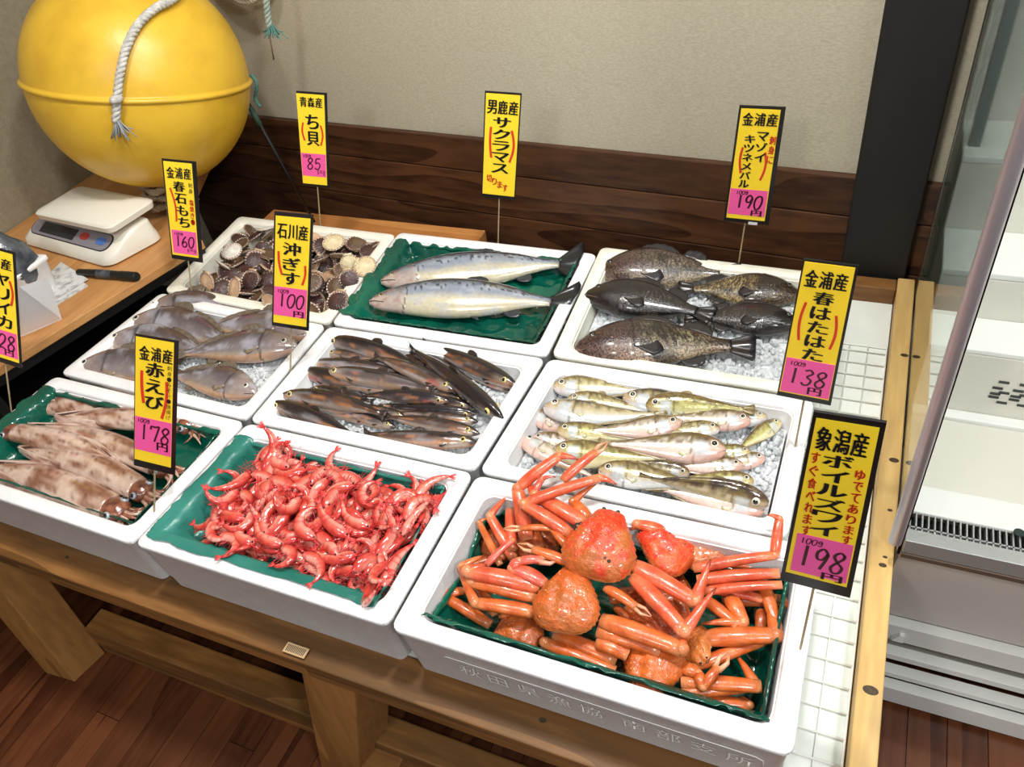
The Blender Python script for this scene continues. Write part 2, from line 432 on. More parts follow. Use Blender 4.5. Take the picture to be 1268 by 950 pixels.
foam_box('scallop', G((202, 360), (406, 401), (491, 290), (296, 267)), 'white foam box of small scallops at the back left', mt=M_foam_ivory)
foam_box('salmon', G((409, 401), (677, 441), (740, 314), (494, 287)), 'white foam box with two salmon on green film, back middle')
foam_box('rock', G((682, 440), (1008, 491), (1022, 338), (744, 305)), 'ivory foam box of dark rockfish at the back right', mt=M_foam_ivory, bottom=TZ + 0.0052)
BNAME = {}
# embossed lettering on the crab box front
crab_box = [o for o in col.objects if o.get('label', '').startswith('large white foam')][0]
q, rim, Z, dep = BOX['crab']
ux = (q[1] - q[0]).normalized(); W = (q[1] - q[0]).length; out = Vector((ux.y, -ux.x, 0))
def frontpt(a, zz, d):
    # a along the front, zz height below the rim; the face leans inwards going down
    t = min(1, max(0, (zz - 0.012) / 0.117)); ins = 0.0042 + 0.009 * t
    return q[0] + ux * a - out * (ins - d) + Vector((0, 0, -zz))
m = MB()
def emb(ch, a, z, s):
    vs, fs, x0, x1, y0, y1 = glyph(ch, 0.0)
    sx = s / 0.95; n = len(vs)
    pts = [frontpt(a + (v.x - x0) * sx, z - (v.y - y0) * sx * 0.9, 0.0016) for v in vs]
    m.add(pts, fs)
ax = 0.10
for ch in '秋田県漁協': emb(ch, ax, 0.088, 0.036); ax += 0.047
ax = 0.352
for ch in '南部支所': emb(ch, ax, 0.088, 0.036); ax += 0.047
# thin raised frame line
fr = [frontpt(0.085 + 0.006 * cos(t), 0.05 - 0.006 * sin(t), 0.0012) for t in (pi, 0.75 * pi, pi / 2)] + [frontpt(0.2, 0.044, 0.0012), frontpt(0.4, 0.044, 0.0012), frontpt(0.53, 0.044, 0.0012), frontpt(0.539, 0.05, 0.0012), frontpt(0.541, 0.09, 0.0012)]
m.tube(fr, 0.0007, 5)
m.build('embossed_lettering', M_emb, crab_box)
# ------------------------------------------------------------------ price signs
M_yellow = mat('yellow_card', hexc(250, 214, 40), rough=0.55)
M_pink = mat('pink_card', hexc(240, 88, 160), rough=0.55)
M_signblack = mat('black_sign_board', hexc(16, 15, 16), rough=0.35)
M_ink = mat('black_marker_ink', hexc(14, 18, 20), rough=0.5)
M_red = mat('red_marker_ink', hexc(214, 50, 24), rough=0.5)
M_maroon = mat('dark_price_ink', hexc(60, 6, 22), rough=0.5)
M_stick = mat('bamboo_skewer', hexc(176, 158, 120), hexc(150, 132, 96), rough=0.5, scale=30)
DIG = {'0': [[(.5, 0), (.15, .2), (.05, .6), (.3, 1), (.7, .95), (.95, .5), (.85, .1), (.5, 0)]], '1': [[(.6, 0), (.45, 1)]],
       '2': [[(.1, .25), (.4, 0), (.85, .1), (.75, .5), (.1, .95), (.5, .9), (.95, 1)]], '3': [[(.15, .08), (.6, 0), (.85, .2), (.45, .45), (.85, .65), (.7, .95), (.3, 1), (.1, .85)]],
       '5': [[(.25, .02), (.2, .45), (.6, .38), (.9, .6), (.75, .92), (.4, 1), (.1, .85)], [(.25, .02), (.9, 0)]],
       '6': [[(.7, 0), (.3, .3), (.08, .7), (.3, 1), (.75, .95), (.85, .65), (.5, .5), (.15, .7)]], '7': [[(.05, .25), (.05, .05), (.5, .05), (.9, 0), (.8, .3), (.55, 1)]],
       '8': [[(.85, .12), (.5, 0), (.15, .2), (.4, .45), (.85, .7), (.7, .98), (.3, 1), (.12, .75), (.5, .45), (.8, .25), (.8, .08)]],
       '9': [[(.85, .2), (.5, 0), (.12, .2), (.2, .5), (.6, .5), (.85, .2), (.8, .5), (.55, 1)]], 'g': [[(.85, .2), (.45, .05), (.15, .3), (.4, .55), (.8, .25), (.85, .8), (.5, 1), (.1, .85)]]}
def smooth_path(st, k=5):
    if len(st) < 3: return st
    o = []
    for i in range(len(st) - 1):
        p0 = st[max(i - 1, 0)]; p1 = st[i]; p2 = st[i + 1]; p3 = st[min(i + 2, len(st) - 1)]
        for j in range(k):
            t = j / k
            o.append(tuple(0.5 * (2 * p1[c] + (p2[c] - p0[c]) * t + (2 * p0[c] - 5 * p1[c] + 4 * p2[c] - p3[c]) * t * t + (3 * p1[c] - p0[c] - 3 * p2[c] + p3[c]) * t ** 3) for c in (0, 1)))
    return o + [st[-1]]
def stroke(c, pts, wd, pt, W, H, d=0.0016):
    n_ = len(pts); L = []; R_ = []
    for i, (a, b) in enumerate(pts):
        a2, b2 = pts[min(i + 1, n_ - 1)]; a1, b1 = pts[max(i - 1, 0)]
        dx = (a2 - a1) * W; dy = (b2 - b1) * H; l = sqrt(dx * dx + dy * dy) or 1
        px_, py_ = -dy / l * wd * W / 2, dx / l * wd * W / 2
        L.append(pt(a + px_ / W, b + py_ / H, d)); R_.append(pt(a - px_ / W, b - py_ / H, d))
    c.add(L + R_, [(i, i + 1, n_ + i + 1, n_ + i) for i in range(n_ - 1)])
def sign(label, corners, base, yel, pink, items, baseh=-0.012, thick=0.0035, white=None):
    B = P(*base, baseh)
    n = Vector((CAM.x - B.x, CAM.y - B.y, 0)).normalized()
    def pl(u, v, d=0.0):
        r = ray(u, v); s = (n.dot(B) + d - n.dot(CAM)) / n.dot(r); return CAM + r * s
    C4 = [pl(*c) for c in corners]         # TL TR BR BL
    o0 = pl(*base)
    root = thing('price_sign', label, 'price sign', (B.x, B.y, B.z), 'price signs on skewers')
    def pt(a, b, d=0.0):
        return (C4[0] * (1 - a) + C4[1] * a) * (1 - b) + (C4[3] * (1 - a) + C4[2] * a) * b + n * d
    def plate(name, r, d0, d1, m_, lab=None, par=root, bev=0.0006):
        a0, a1, b0, b1 = r
        m = MB(); m.hexa([pt(a0, b1, d1), pt(a1, b1, d1), pt(a1, b1, d0), pt(a0, b1, d0)], [pt(a0, b0, d1), pt(a1, b0, d1), pt(a1, b0, d0), pt(a0, b0, d0)])
        o = m.build(name, m_, par, smooth=False)
        if lab: o['label'] = lab
        return o
    plate('board', (0, 1, 0, 1), -thick, 0, M_signblack)
    card = plate('card', yel, 0.0001, 0.0007, M_yellow, 'yellow card')
    if pink: plate('price_card', pink, 0.0008, 0.0012, M_pink, 'pink price card')
    W = (C4[1] - C4[0]).length; H = (C4[3] - C4[0]).length
    mb = {'k': MB(), 'r': MB(), 'm': MB()}
    for it in items:
        c = mb[it[0]]
        if it[1] == 'g' and it[2] in DIG:      # brush digits are drawn with strokes
            _, _, ch, a, b, w, h = it[:7]
            if ch == '1': w *= 0.6
            for st in DIG[ch]:
                q = smooth_path(st)
                pts_ = [(a + (x - 0.5) * w + 0.16 * (0.5 - y) * w, b + (y - 0.5) * h) for x, y in q]
                stroke(c, pts_, 0.035 + 0.08 * h if h > 0.05 else 0.018, pt, W, H)
            continue
        if it[1] == 'g':      # one character: a, b centre, w, h fractions
            _, _, ch, a, b, w, h = it[:7]; sh = it[7] if len(it) > 7 else 0
            bold = 0.0
            vs, fs, x0, x1, y0, y1 = glyph(ch, bold)
            dup = [(0, 0)] if h * H < 0.012 else [(-0.045 * w, -0.012 * h), (0.045 * w, 0.012 * h), (0, 0)]
            for ddx, ddy in dup: c.add([pt(ddx + a + ((v.x - x0) / (x1 - x0) - 0.5) * w + sh * (0.5 - (v.y - y0) / (y1 - y0)) * -w, ddy + b - ((v.y - y0) / (y1 - y0) - 0.5) * h, 0.0016) for v in vs], fs)
        elif it[1] == 's':    # a brush bracket, each a piece of its own
            _, _, pts, wd = it
            c = MB()
            n_ = len(pts); L = []; R_ = []
            for i, (a, b) in enumerate(pts):
                a2, b2 = pts[min(i + 1, n_ - 1)]; a1, b1 = pts[max(i - 1, 0)]
                dx = (a2 - a1) * W; dy = (b2 - b1) * H; l = sqrt(dx * dx + dy * dy) or 1
                px_, py_ = -dy / l * wd * W / 2, dx / l * wd * W / 2
                L.append(pt(a + px_ / W, b + py_ / H, 0.0015)); R_.append(pt(a - px_ / W, b - py_ / H, 0.0015))
            c.add(L + R_, [(i, i + 1, n_ + i + 1, n_ + i) for i in range(n_ - 1)])
            c.build('brush_bracket', M_red, card, smooth=False)
    for k_, nm, mt, lb in (('k', 'lettering', M_ink, None), ('r', 'lettering', M_red, 'red brush lettering'), ('m', 'price_lettering', M_maroon, None)):
        if mb[k_].v:
            o = mb[k_].build(nm, mt, card if nm == 'lettering' else root, smooth=False)
            if lb: o['label'] = lb
    # skewer, behind the board and down into the rim
    t = pt(0.5, 0.55, -thick - 0.0013)
    bt = pl(*base, -thick - 0.0013)
    m = MB(); bt2 = Vector((bt.x, bt.y, B.z - 0.018)); m.tube([bt2, bt, lerp(bt, t, 0.5), t], 0.0017, 6)
    m.build('skewer', M_stick, root)
    if white:
        plate('tape', white, -0.0002, 0.0006, mat('clear_tape', hexc(220, 220, 220), rough=0.2))
    return root
def colm(c, chars, a, b0, b1, w, da=0.0):
    n = len(chars); st = (b1 - b0) / n
    return [(c, 'g', ch, a + da * i, b0 + st * (i + 0.5), w * (0.9 if ch in 'ーイリソ' else 1), st * (0.84 if ch not in 'ー' else .8)) for i, ch in enumerate(chars) if ch != ' ']
def row(c, chars, a0, a1, b, h, sh=0.0, db=0.0):
    n = len(chars); st = (a1 - a0) / n
    return [(c, 'g', ch, a0 + st * (i + 0.5), b + db * i, st * (0.34 if ch == '1' else 0.86), h, sh) for i, ch in enumerate(chars)]
def arc(c, a, b0, b1, bulge, wd, lean=0.0):
    return [(c, 's', [(a + bulge * sin(pi * i / 8) + lean * i / 8, b0 + (b1 - b0) * i / 8) for i in range(9)], wd)]
Y1 = (0.03, 0.90, 0.025, 0.955)
sign('yellow price card for the squid cut off by the left edge, on a skewer', [(-32, 299), (19, 313), (28, 457), (-23, 441)], (14, 509), (0.05, 0.92, 0.02, 0.955), (0.05, 0.90, 0.70, 0.925),
     row('k', '鎮産', 0.30, 0.88, 0.12, 0.09) + colm('k', 'ヤリイカ', 0.62, 0.19, 0.68, 0.34) + arc('r', 0.80, 0.25, 0.46, 0.06, 0.06) + row('m', '328', 0.18, 0.86, 0.80, 0.13, 0.15) + row('m', '円', 0.56, 0.80, 0.89, 0.05))
sign('yellow price card reading 160 in front of the scale', [(200.3, 196.4), (243, 200.5), (251.6, 325.6), (213, 320)], (238, 370), (0.03, 0.86, 0.02, 0.955), (0.07, 0.83, 0.69, 0.93),
     row('k', '金浦産', 0.08, 0.82, 0.12, 0.105) + colm('k', '春石もち', 0.42, 0.19, 0.66, 0.33, 0.02) + colm('k', '刺身', 0.76, 0.20, 0.31, 0.12) + colm('r', '塩焼き・', 0.76, 0.36, 0.62, 0.12) + arc('r', 0.15, 0.27, 0.60, 0.06, 0.055, 0.1)
     + row('m', '100g', 0.12, 0.42, 0.725, 0.025) + row('m', '160', 0.14, 0.76, 0.80, 0.11, 0.15) + row('m', '円', 0.50, 0.80, 0.89, 0.035))
sign('yellow price card reading 100 standing left of the smelts', [(340, 262), (388.4, 266.5), (382.5, 410), (337, 403)], (359.7, 467), (0.03, 0.92, 0.03, 0.965), (0.03, 0.90, 0.63, 0.89),
     row('k', '石川産', 0.06, 0.88, 0.15, 0.12) + colm('k', '沖ぎす', 0.46, 0.23, 0.61, 0.44) + arc('r', 0.12, 0.32, 0.52, -0.03, 0.06, 0.1) + arc('r', 0.82, 0.42, 0.59, 0.04, 0.06, -0.06)
     + row('m', '100g', 0.10, 0.42, 0.665, 0.03) + row('m', '100', 0.12, 0.84, 0.745, 0.12, 0.12) + row('m', '円', 0.54, 0.84, 0.86, 0.055))
sign('yellow price card reading 178 standing between the squid and the shrimp', [(168, 413.7), (221.6, 422.7), (217, 589), (166.4, 576.4)], (191, 644), (0.0, 0.88, 0.015, 0.945), (0.0, 0.87, 0.60, 0.86),
     row('k', '金浦産', 0.06, 0.86, 0.12, 0.10) + colm('k', '赤えび', 0.44, 0.17, 0.53, 0.42) + colm('k', '刺身・みそ汁・唐揚げ', 0.78, 0.18, 0.58, 0.11) + arc('r', 0.14, 0.25, 0.49, -0.02, 0.07, 0.05) + arc('r', 0.72, 0.30, 0.58, 0.05, 0.07, -0.1)
     + row('m', '100g', 0.04, 0.34, 0.625, 0.03) + row('m', '178', 0.08, 0.84, 0.71, 0.12, 0.12) + row('m', '円', 0.50, 0.80, 0.80, 0.06))
sign('yellow price card reading 85 behind the scallops at the wainscot', [(366.8, 112.8), (405, 115.5), (408.4, 232.6), (375.7, 229.4)], (397, 281.7), (-0.01, 0.90, 0.02, 0.975), (0.0, 0.88, 0.635, 0.885),
     row('k', '青森産', 0.07, 0.84, 0.10, 0.10) + colm('k', 'ち貝', 0.46, 0.21, 0.56, 0.42) + arc('r', 0.15, 0.31, 0.50, -0.06, 0.06, 0.02) + arc('r', 0.74, 0.33, 0.54, 0.07, 0.06, -0.02)
     + row('m', '100g', 0.04, 0.36, 0.665, 0.03) + row('m', '85', 0.18, 0.70, 0.745, 0.12, 0.08) + row('m', '円', 0.54, 0.84, 0.84, 0.05))
sign('yellow price card without pink part behind the two salmon', [(600.6, 112.8), (646.2, 116), (638, 248), (596, 243.4)], (616.7, 301), (0.03, 0.96, 0.015, 0.965), None,
     row('k', '男鹿産', 0.06, 0.94, 0.13, 0.12) + colm('k', 'サクラマス', 0.50, 0.21, 0.75, 0.46) + arc('r', 0.20, 0.31, 0.60, -0.03, 0.065, 0.04) + arc('r', 0.78, 0.33, 0.63, 0.09, 0.065, -0.02)
     + row('r', '切ります', 0.12, 0.76, 0.80, 0.07, 0, 0.028))
sign('yellow price card reading 190 behind the dark rockfish', [(915.6, 130.7), (973.2, 133), (951.7, 279), (896, 273.3)], (914.8, 326), (0.05, 0.90, 0.02, 0.965), (0.06, 0.88, 0.69, 0.925),
     row('k', '金浦産', 0.10, 0.88, 0.10, 0.10) + colm('k', 'マゾイ', 0.60, 0.19, 0.45, 0.24) + colm('k', 'キツネメバル', 0.33, 0.22, 0.68, 0.22) + colm('r', '刺身に', 0.82, 0.22, 0.46, 0.13) + arc('r', 0.20, 0.33, 0.55, -0.04, 0.05, 0.03) + arc('r', 0.70, 0.36, 0.60, 0.06, 0.05, -0.03)
     + row('m', '100g', 0.18, 0.46, 0.72, 0.03) + row('m', '190', 0.20, 0.80, 0.80, 0.12, 0.15) + row('m', '円', 0.56, 0.82, 0.90, 0.05), white=(0.55, 0.75, 0.985, 1.01))
sign('yellow price card reading 138 at the right rim of the sandfish box', [(995, 321), (1063.6, 329.6), (1028.6, 502.5), (961.8, 489.4)], (983, 562), (0.03, 0.945, 0.012, 0.96), (0.045, 0.935, 0.68, 0.95),
     row('k', '金浦産', 0.08, 0.88, 0.11, 0.11) + colm('k', '春はたはた', 0.50, 0.18, 0.68, 0.36) + arc('r', 0.20, 0.27, 0.54, -0.05, 0.05, 0.0) + arc('r', 0.78, 0.33, 0.57, 0.05, 0.05, 0.0)
     + row('m', '100g', 0.12, 0.42, 0.715, 0.03) + row('m', '138', 0.12, 0.86, 0.81, 0.12, 0.12) + row('m', '円', 0.52, 0.80, 0.91, 0.055))
sign('largest yellow price card reading 198 at the right rim of the crab box', [(1007.4, 510), (1097.9, 524), (1052.6, 740.8), (965.8, 718)], (989, 813), (0.055, 0.925, 0.025, 0.93), (0.115, 0.905, 0.655, 0.905),
     row('k', '象潟産', 0.10, 0.84, 0.115, 0.115) + colm('k', 'ボイルズワイ', 0.47, 0.175, 0.64, 0.40) + colm('r', 'すぐ食べれます', 0.155, 0.18, 0.66, 0.12, 0.012) + colm('r', 'ゆでてあります', 0.80, 0.23, 0.66, 0.13)
     + row('m', '100g', 0.17, 0.50, 0.69, 0.035) + row('m', '198', 0.17, 0.86, 0.785, 0.135, 0.12) + row('m', '円', 0.54, 0.86, 0.89, 0.045))

# ------------------------------------------------------------------ desk on the left
DZ = 0.04
e0, e1 = P(28, 436, DZ), P(211, 323, DZ)
dd = (e1 - e0).normalized()
ea = e0 - dd * 0.75; eb = e1 + dd * 0.10
desk = thing('side_desk', 'pine topped side desk with black metal frame along the left wall', 'desk', (-0.35, 0.4, 0))
def edge_at(x): return ea + (eb - ea)
zt = RIM + DZ
m = MB()
k1 = P(230, 262, DZ); k2 = Vector((-0.33, wallY(-0.33) - 0.03, zt))
poly = [ea, eb, k1, k2, Vector((LW + 0.005, wallY(LW) - 0.03, zt)), Vector((LW + 0.005, ea.y, zt))]
m.loft([[Vector((p.x, p.y, zt - 0.022)) for p in poly], [Vector((p.x, p.y, zt)) for p in poly]])
m.build('desk_top', M_desk, desk, smooth=False, bevel=0.002)
m = MB(); nn = Vector((dd.y, -dd.x, 0))
def off(p, d, z): return Vector((p.x - nn.x * d, p.y - nn.y * d, z))
m.hexa([off(ea, 0.012, zt - 0.05), off(eb, 0.012, zt - 0.05), off(eb, 0.035, zt - 0.05), off(ea, 0.035, zt - 0.05)], [off(ea, 0.012, zt - 0.023), off(eb, 0.012, zt - 0.023), off(eb, 0.035, zt - 0.023), off(ea, 0.035, zt - 0.023)])
m.build('frame', M_black, desk, smooth=False)
for t in (0.03, 0.52, 0.97):
    q0 = lerp(ea, eb, t)
    m = MB(); a0 = off(q0, 0.03, 0)
    m.box((a0.x - 0.02, a0.y - 0.012, 0.0), (a0.x + 0.005, a0.y + 0.012, zt - 0.05)); m.build('leg', M_black, desk, smooth=False)
m = MB(); m.box((LW + 0.02, -0.2, 0.30), (-0.2, 1.0, 0.32)); m.build('shelf', M_post, desk, smooth=False)

# kitchen scale
M_scale = mat('cream_scale_plastic', hexc(232, 228, 214), rough=0.35)
M_panel = mat('grey_scale_panel', hexc(138, 134, 142), rough=0.4)
M_lcd = mat('dark_display', hexc(40, 44, 52), rough=0.15)
sb = [P(29, 303, DZ), P(136, 334, DZ), P(206, 296, DZ)]
sb.append(sb[0] + (sb[2] - sb[1]))
scale = thing('kitchen_scale', 'cream digital weighing scale on the desk below the yellow buoy', 'scale', tuple((sb[0] + sb[2]) / 2))
def sq(q, ins, z, rad=0.03): return rrect([Vector((p.x, p.y, z)) for p in q], ins, rad, z, 6)
m = MB()
def shear_ring(ins, z, front):
    # pull the front edge back as the sloped face rises
    r = sq(sb, ins, z); u = (sb[3] - sb[0]).normalized(); D = (sb[3] - sb[0]).length; o = []
    for p in r:
        w_ = p - sb[0]; f_ = (sb[1] - sb[0]).normalized(); d = (w_.x * f_.y - w_.y * f_.x) / (u.x * f_.y - u.y * f_.x); k = max(0, 1 - d / D)
        o.append(p + u * front * k)
    return o
m.loft([shear_ring(0.008, zt, 0), shear_ring(0.0, zt + 0.006, 0), shear_ring(0.0, zt + 0.022, 0.004), shear_ring(0.003, zt + 0.034, 0.022), shear_ring(0.010, zt + 0.062, 0.075), shear_ring(0.02, zt + 0.066, 0.085)])
m.build('body', M_scale, scale, sharp=50)
# platform from its own outline
PH = 0.142
pq = [P(39, 263, PH), P(134, 283, PH), P(192, 246, PH)]
pq.append(pq[0] + (pq[2] - pq[1]))
zp = RIM + PH
m = MB(); m.loft([sq(pq, 0.012, zp - 0.020, 0.02), sq(pq, 0.002, zp - 0.018, 0.02), sq(pq, 0.0, zp - 0.004, 0.02), sq(pq, 0.004, zp, 0.02)])
m.build('weighing_platform', M_scale, scale, sharp=50)
m = MB(); pc = (pq[0] + pq[2]) / 2; m.box((pc.x - 0.05, pc.y - 0.04, zt + 0.06), (pc.x + 0.05, pc.y + 0.04, zp - 0.019)); m.build('support', M_scale, scale, smooth=False)
# sloped control panel
fu = (sb[1] - sb[0]).normalized(); fv = (sb[3] - sb[0]).normalized(); fw = (sb[1] - sb[0]).length
def fp(a, t, d=0.0):    # a along the front 0..1, t up the slope 0..1
    z0, z1, y0, y1 = zt + 0.034, zt + 0.062, 0.022, 0.075
    nrm = (fv * (-(z1 - z0)) + Vector((0, 0, y1 - y0))).normalized()
    ins = 0.005
    return Vector((sb[0].x, sb[0].y, 0)) + fu * fw * a + fv * (y0 + ins + (y1 - y0) * t) + Vector((0, 0, z0 + (z1 - z0) * t)) + nrm * d
def fplate(name, a0, a1, t0, t1, d, m_, par=scale, lab=None, rnd=0.2, n=6):
    pts = []
    for (ca, ct, s0) in ((a1, t0, -pi / 2), (a1, t1, 0), (a0, t1, pi / 2), (a0, t0, pi)):
        ra = rnd * (t1 - t0) * 0.16; rt = rnd * (t1 - t0)
        xa = ca - ra if ca == a1 else ca + ra; xt = ct - rt if ct == t1 else ct + rt
        for i in range(n):
            g_ = s0 + pi / 2 * i / (n - 1); pts.append((xa + ra * cos(g_), xt + rt * sin(g_)))
    m = MB(); m.loft([[fp(a, t, d - 0.002) for a, t in pts], [fp(a, t, d) for a, t in pts]])
    o = m.build(name, m_, par, smooth=False)
    if lab: o['label'] = lab
    return o
fplate('panel_border', 0.05, 0.93, -0.10, 0.78, 0.0022, M_black, rnd=0.45)
pn = fplate('control_panel', 0.06, 0.92, -0.06, 0.74, 0.003, M_panel, rnd=0.42)
fplate('display', 0.16, 0.55, 0.06, 0.60, 0.0038, M_lcd, rnd=0.1)
fplate('button', 0.60, 0.69, 0.22, 0.56, 0.0046, mat('red_button', hexc(176, 60, 50), rough=0.4), lab='red button', rnd=0.5)
fplate('button', 0.78, 0.88, 0.18, 0.54, 0.0046, mat('blue_button', hexc(80, 120, 190), rough=0.4), lab='blue button', rnd=0.5)
fplate('label_plate', 0.30, 0.68, 0.86, 1.0, 0.0025, M_black, lab='black strip under the platform', rnd=0.1)

# marker pen, paper sheets, card and foam tub at the left edge
pa, pb = P(96, 337, DZ + 0.010), P(170, 343, DZ + 0.010)
pen = thing('marker_pen', 'thick black marker pen lying on the desk edge', 'pen', ((pa.x + pb.x) / 2, (pa.y + pb.y) / 2, zt))
def seg(a, b, t0, t1): return [lerp(a, b, t0), lerp(a, b, t1)]
m = MB(); m.tube(seg(pa, pb, 0.0, 0.03) + seg(pa, pb, 0.30, 0.31) + seg(pa, pb, 0.74, 0.75), [0.006, 0.009, 0.0108, 0.0115, 0.0115, 0.0115], 14); m.build('barrel', M_black, pen, sharp=40)
m = MB(); m.tube(seg(pa, pb, 0.36, 0.60), 0.0118, 14); tag(m.build('wrapper', mat('grey_print', hexc(90, 96, 104), hexc(40, 44, 50), rough=0.4, scale=60), pen, sharp=40), 'grey printed band', None)
m = MB(); m.tube(seg(pa, pb, 0.75, 0.98) + [lerp(pa, pb, 1.0)], [0.0125, 0.0125, 0.0105], 14); m.build('cap', M_black, pen, sharp=40)
M_paper = mat('newsprint', hexc(214, 214, 212), hexc(150, 150, 152), rough=0.8, scale=45, lo=0.5, hi=0.7)
for i, (qq, lb) in enumerate((([(52, 352), (67, 380), (109, 354), (76, 330)], 'folded newsprint sheet lying under the others on the desk'), ([(52, 348), (66, 372), (109, 346), (76, 325)], 'printed newsprint sheet on top, beside the marker pen'))):
    z = DZ + 0.0012 + i * 0.004
    q = [P(u, v, z) for u, v in qq]
    m = MB(); m.hexa([p + Vector((0, 0, -0.001)) for p in q], [p + Vector((0, 0, 0.0016)) for p in q])
    tag(m.build('paper_sheet', M_paper, smooth=False), lb, 'paper', 'newsprint sheets on the desk')
# small foam tub with dark fish in a plastic bag
tq = [P(-20, 436, DZ), P(56, 414, DZ)]
hb = 0.085
t_tr = P(62, 314, DZ + hb); t_br = P(77, 364, DZ)
wv = Vector((-0.30, -0.06, 0)); dv = Vector((0.012, 0.20, 0))
c0 = Vector((t_tr.x, t_tr.y, 0))
tub = [c0 + wv - dv, c0 - dv * 1.0, c0, c0 + wv]
foam_box('tub', tub, 'small white foam tub with a black bag, on the desk at the left edge', h=DZ + hb, bottom=zt + 0.0006, depth=0.06, rim=0.018, cat='box')
tc = sum(tub, Vector()) / 4
m = MB()
random.seed(3)
rings = []
for i in range(9):
    t = i / 8; r = (0.075 * sin(pi * min(1, t * 0.8 + 0.2)) + 0.006) * (1 - 0.45 * t); rings.append([Vector((tc.x + 0.085 + cos(a) * r * (1 + 0.25 * fbm((cos(a) * 2, sin(a) * 2, t * 4))), tc.y + 0.055 + sin(a) * r * (1 + 0.3 * fbm((cos(a) * 3 + 5, sin(a) * 2, t * 5))), RIM + DZ + 0.035 + t * 0.175)) for a in [2 * pi * j / 22 for j in range(22)]])
m.loft(rings)
tag(m.build('plastic_bag', mat('dark_glossy_plastic', hexc(52, 58, 66), hexc(110, 118, 128), rough=0.18, scale=18, bump=0.8, bscale=40)), 'knotted dark translucent plastic bag sticking out of the small tub', 'bag')
# white card leaning at the tub
q = [P(24, 418, DZ), P(76, 396, DZ)]
tp = [PY(59, 344, q[1].y + 0.012), PY(23, 356, q[0].y + 0.012)]
m = MB(); n_ = Vector((0, 0.002, 0))
m.add([q[0], q[1], tp[0], tp[1], q[0] + n_, q[1] + n_, tp[0] + n_, tp[1] + n_], [(0, 1, 2, 3), (7, 6, 5, 4), (0, 4, 5, 1), (1, 5, 6, 2), (2, 6, 7, 3), (3, 7, 4, 0)])
tag(m.build('blank_card', mat('white_card', hexc(236, 238, 242), rough=0.6), smooth=False), 'blank white card leaning on the tub behind the leftmost price card', 'card')

# ------------------------------------------------------------------ ropes and buoy
def rope(name, pts, r, m_, parent=None, pitch=0.035, strands=3, n=6):
    pts = [Vector(p) for p in pts]
    # resample
    L = [0]
    for i in range(1, len(pts)): L.append(L[-1] + (pts[i] - pts[i - 1]).length)
    T = L[-1]; N = max(8, int(T / (pitch / 9)))
    def at(d):
        d = max(0, min(T, d)); i = 0
        while i < len(L) - 2 and L[i + 1] < d: i += 1
        t = (d - L[i]) / max(1e-9, L[i + 1] - L[i])
        p0 = pts[max(i - 1, 0)]; p1 = pts[i]; p2 = pts[i + 1]; p3 = pts[min(i + 2, len(pts) - 1)]
        return 0.5 * ((2 * p1) + (p2 - p0) * t + (2 * p0 - 5 * p1 + 4 * p2 - p3) * t * t + (3 * p1 - p0 - 3 * p2 + p3) * t ** 3)
    C_ = [at(T * i / N) for i in range(N + 1)]
    m = MB()
    up = None; fr = []
    for i in range(N + 1):
        t = (C_[min(i + 1, N)] - C_[max(i - 1, 0)]).normalized()
        if up is None: up = Vector((0, 0, 1)) if abs(t.z) < 0.9 else Vector((1, 0, 0))
        up = (up - t * up.dot(t)).normalized(); fr.append((up.copy(), t.cross(up)))
    for s in range(strands):
        m.tube([C_[i] + (fr[i][0] * cos(2 * pi * (T * i / N / pitch + s / strands)) + fr[i][1] * sin(2 * pi * (T * i / N / pitch + s / strands))) * r * 0.5 for i in range(N + 1)], r * 0.56, n)
    return m.build(name, m_, parent)
BC = PY(174, 99, 1.02); BR_ = 131 / FPX * (BC - CAM).dot(RZ) * 0.985
buoy = thing('buoy', 'big round yellow fishing buoy with a grey rope end, in the corner', 'buoy', (BC.x, BC.y, BC.z - BR_ - 0.04))
M_buoy = mat('yellow_buoy_plastic', hexc(226, 182, 52), hexc(186, 138, 34), rough=0.36, scale=7, lo=0.42, hi=0.85, bump=0.12, bscale=60, stretch=(1, 1, 1.4), detail=6)
dv_ = ray(174, 99).normalized(); uq = -RY - RX * 0.17; uq = (uq - dv_ * uq.dot(dv_)).normalized()
nb = (uq * cos(math.radians(10)) - dv_ * sin(math.radians(10))).normalized(); xb = nb.cross(Vector((0, 1, 0))).normalized(); yb = nb.cross(xb).normalized()
tilt = Matrix((xb, yb, nb)).transposed()
rings = []; cs = []
for a in [pi * i / 48 for i in range(1, 23)] + [pi / 2 + i * 0.009 for i in range(-6, 7)] + [pi * i / 48 for i in range(26, 48)]:
    r = BR_ * sin(a); z = -BR_ * cos(a)
    # raised moulding at the equator
    w_ = 1 + 0.026 * exp(-((a - pi / 2) / 0.022) ** 4)
    rings.append([BC + tilt @ Vector((r * w_ * cos(2 * pi * j / 64), r * w_ * sin(2 * pi * j / 64), z * w_)) for j in range(64)])
m = MB(); m.loft(rings); m.build('float_body', M_buoy, buoy)
m = MB()
nd = (PY(203, 231, 0.98) - BC).normalized(); nd = (nd * 0.8 + Vector((0, 0, -1)) * 0.35).normalized()
nk = [BC + nd * z for z in (BR_ * 0.985, BR_ + 0.012, BR_ + 0.032)]
m.tube(nk, [0.045, 0.032, 0.034], 20); m.build('neck', M_buoy, buoy)
M_rope = mat('grey_white_rope', hexc(214, 212, 206), hexc(176, 174, 168), rough=0.8, scale=80, bump=0.5, bscale=400)
M_green_rope = mat('faded_green_twine', hexc(96, 150, 140), hexc(70, 116, 108), rough=0.8, scale=60)
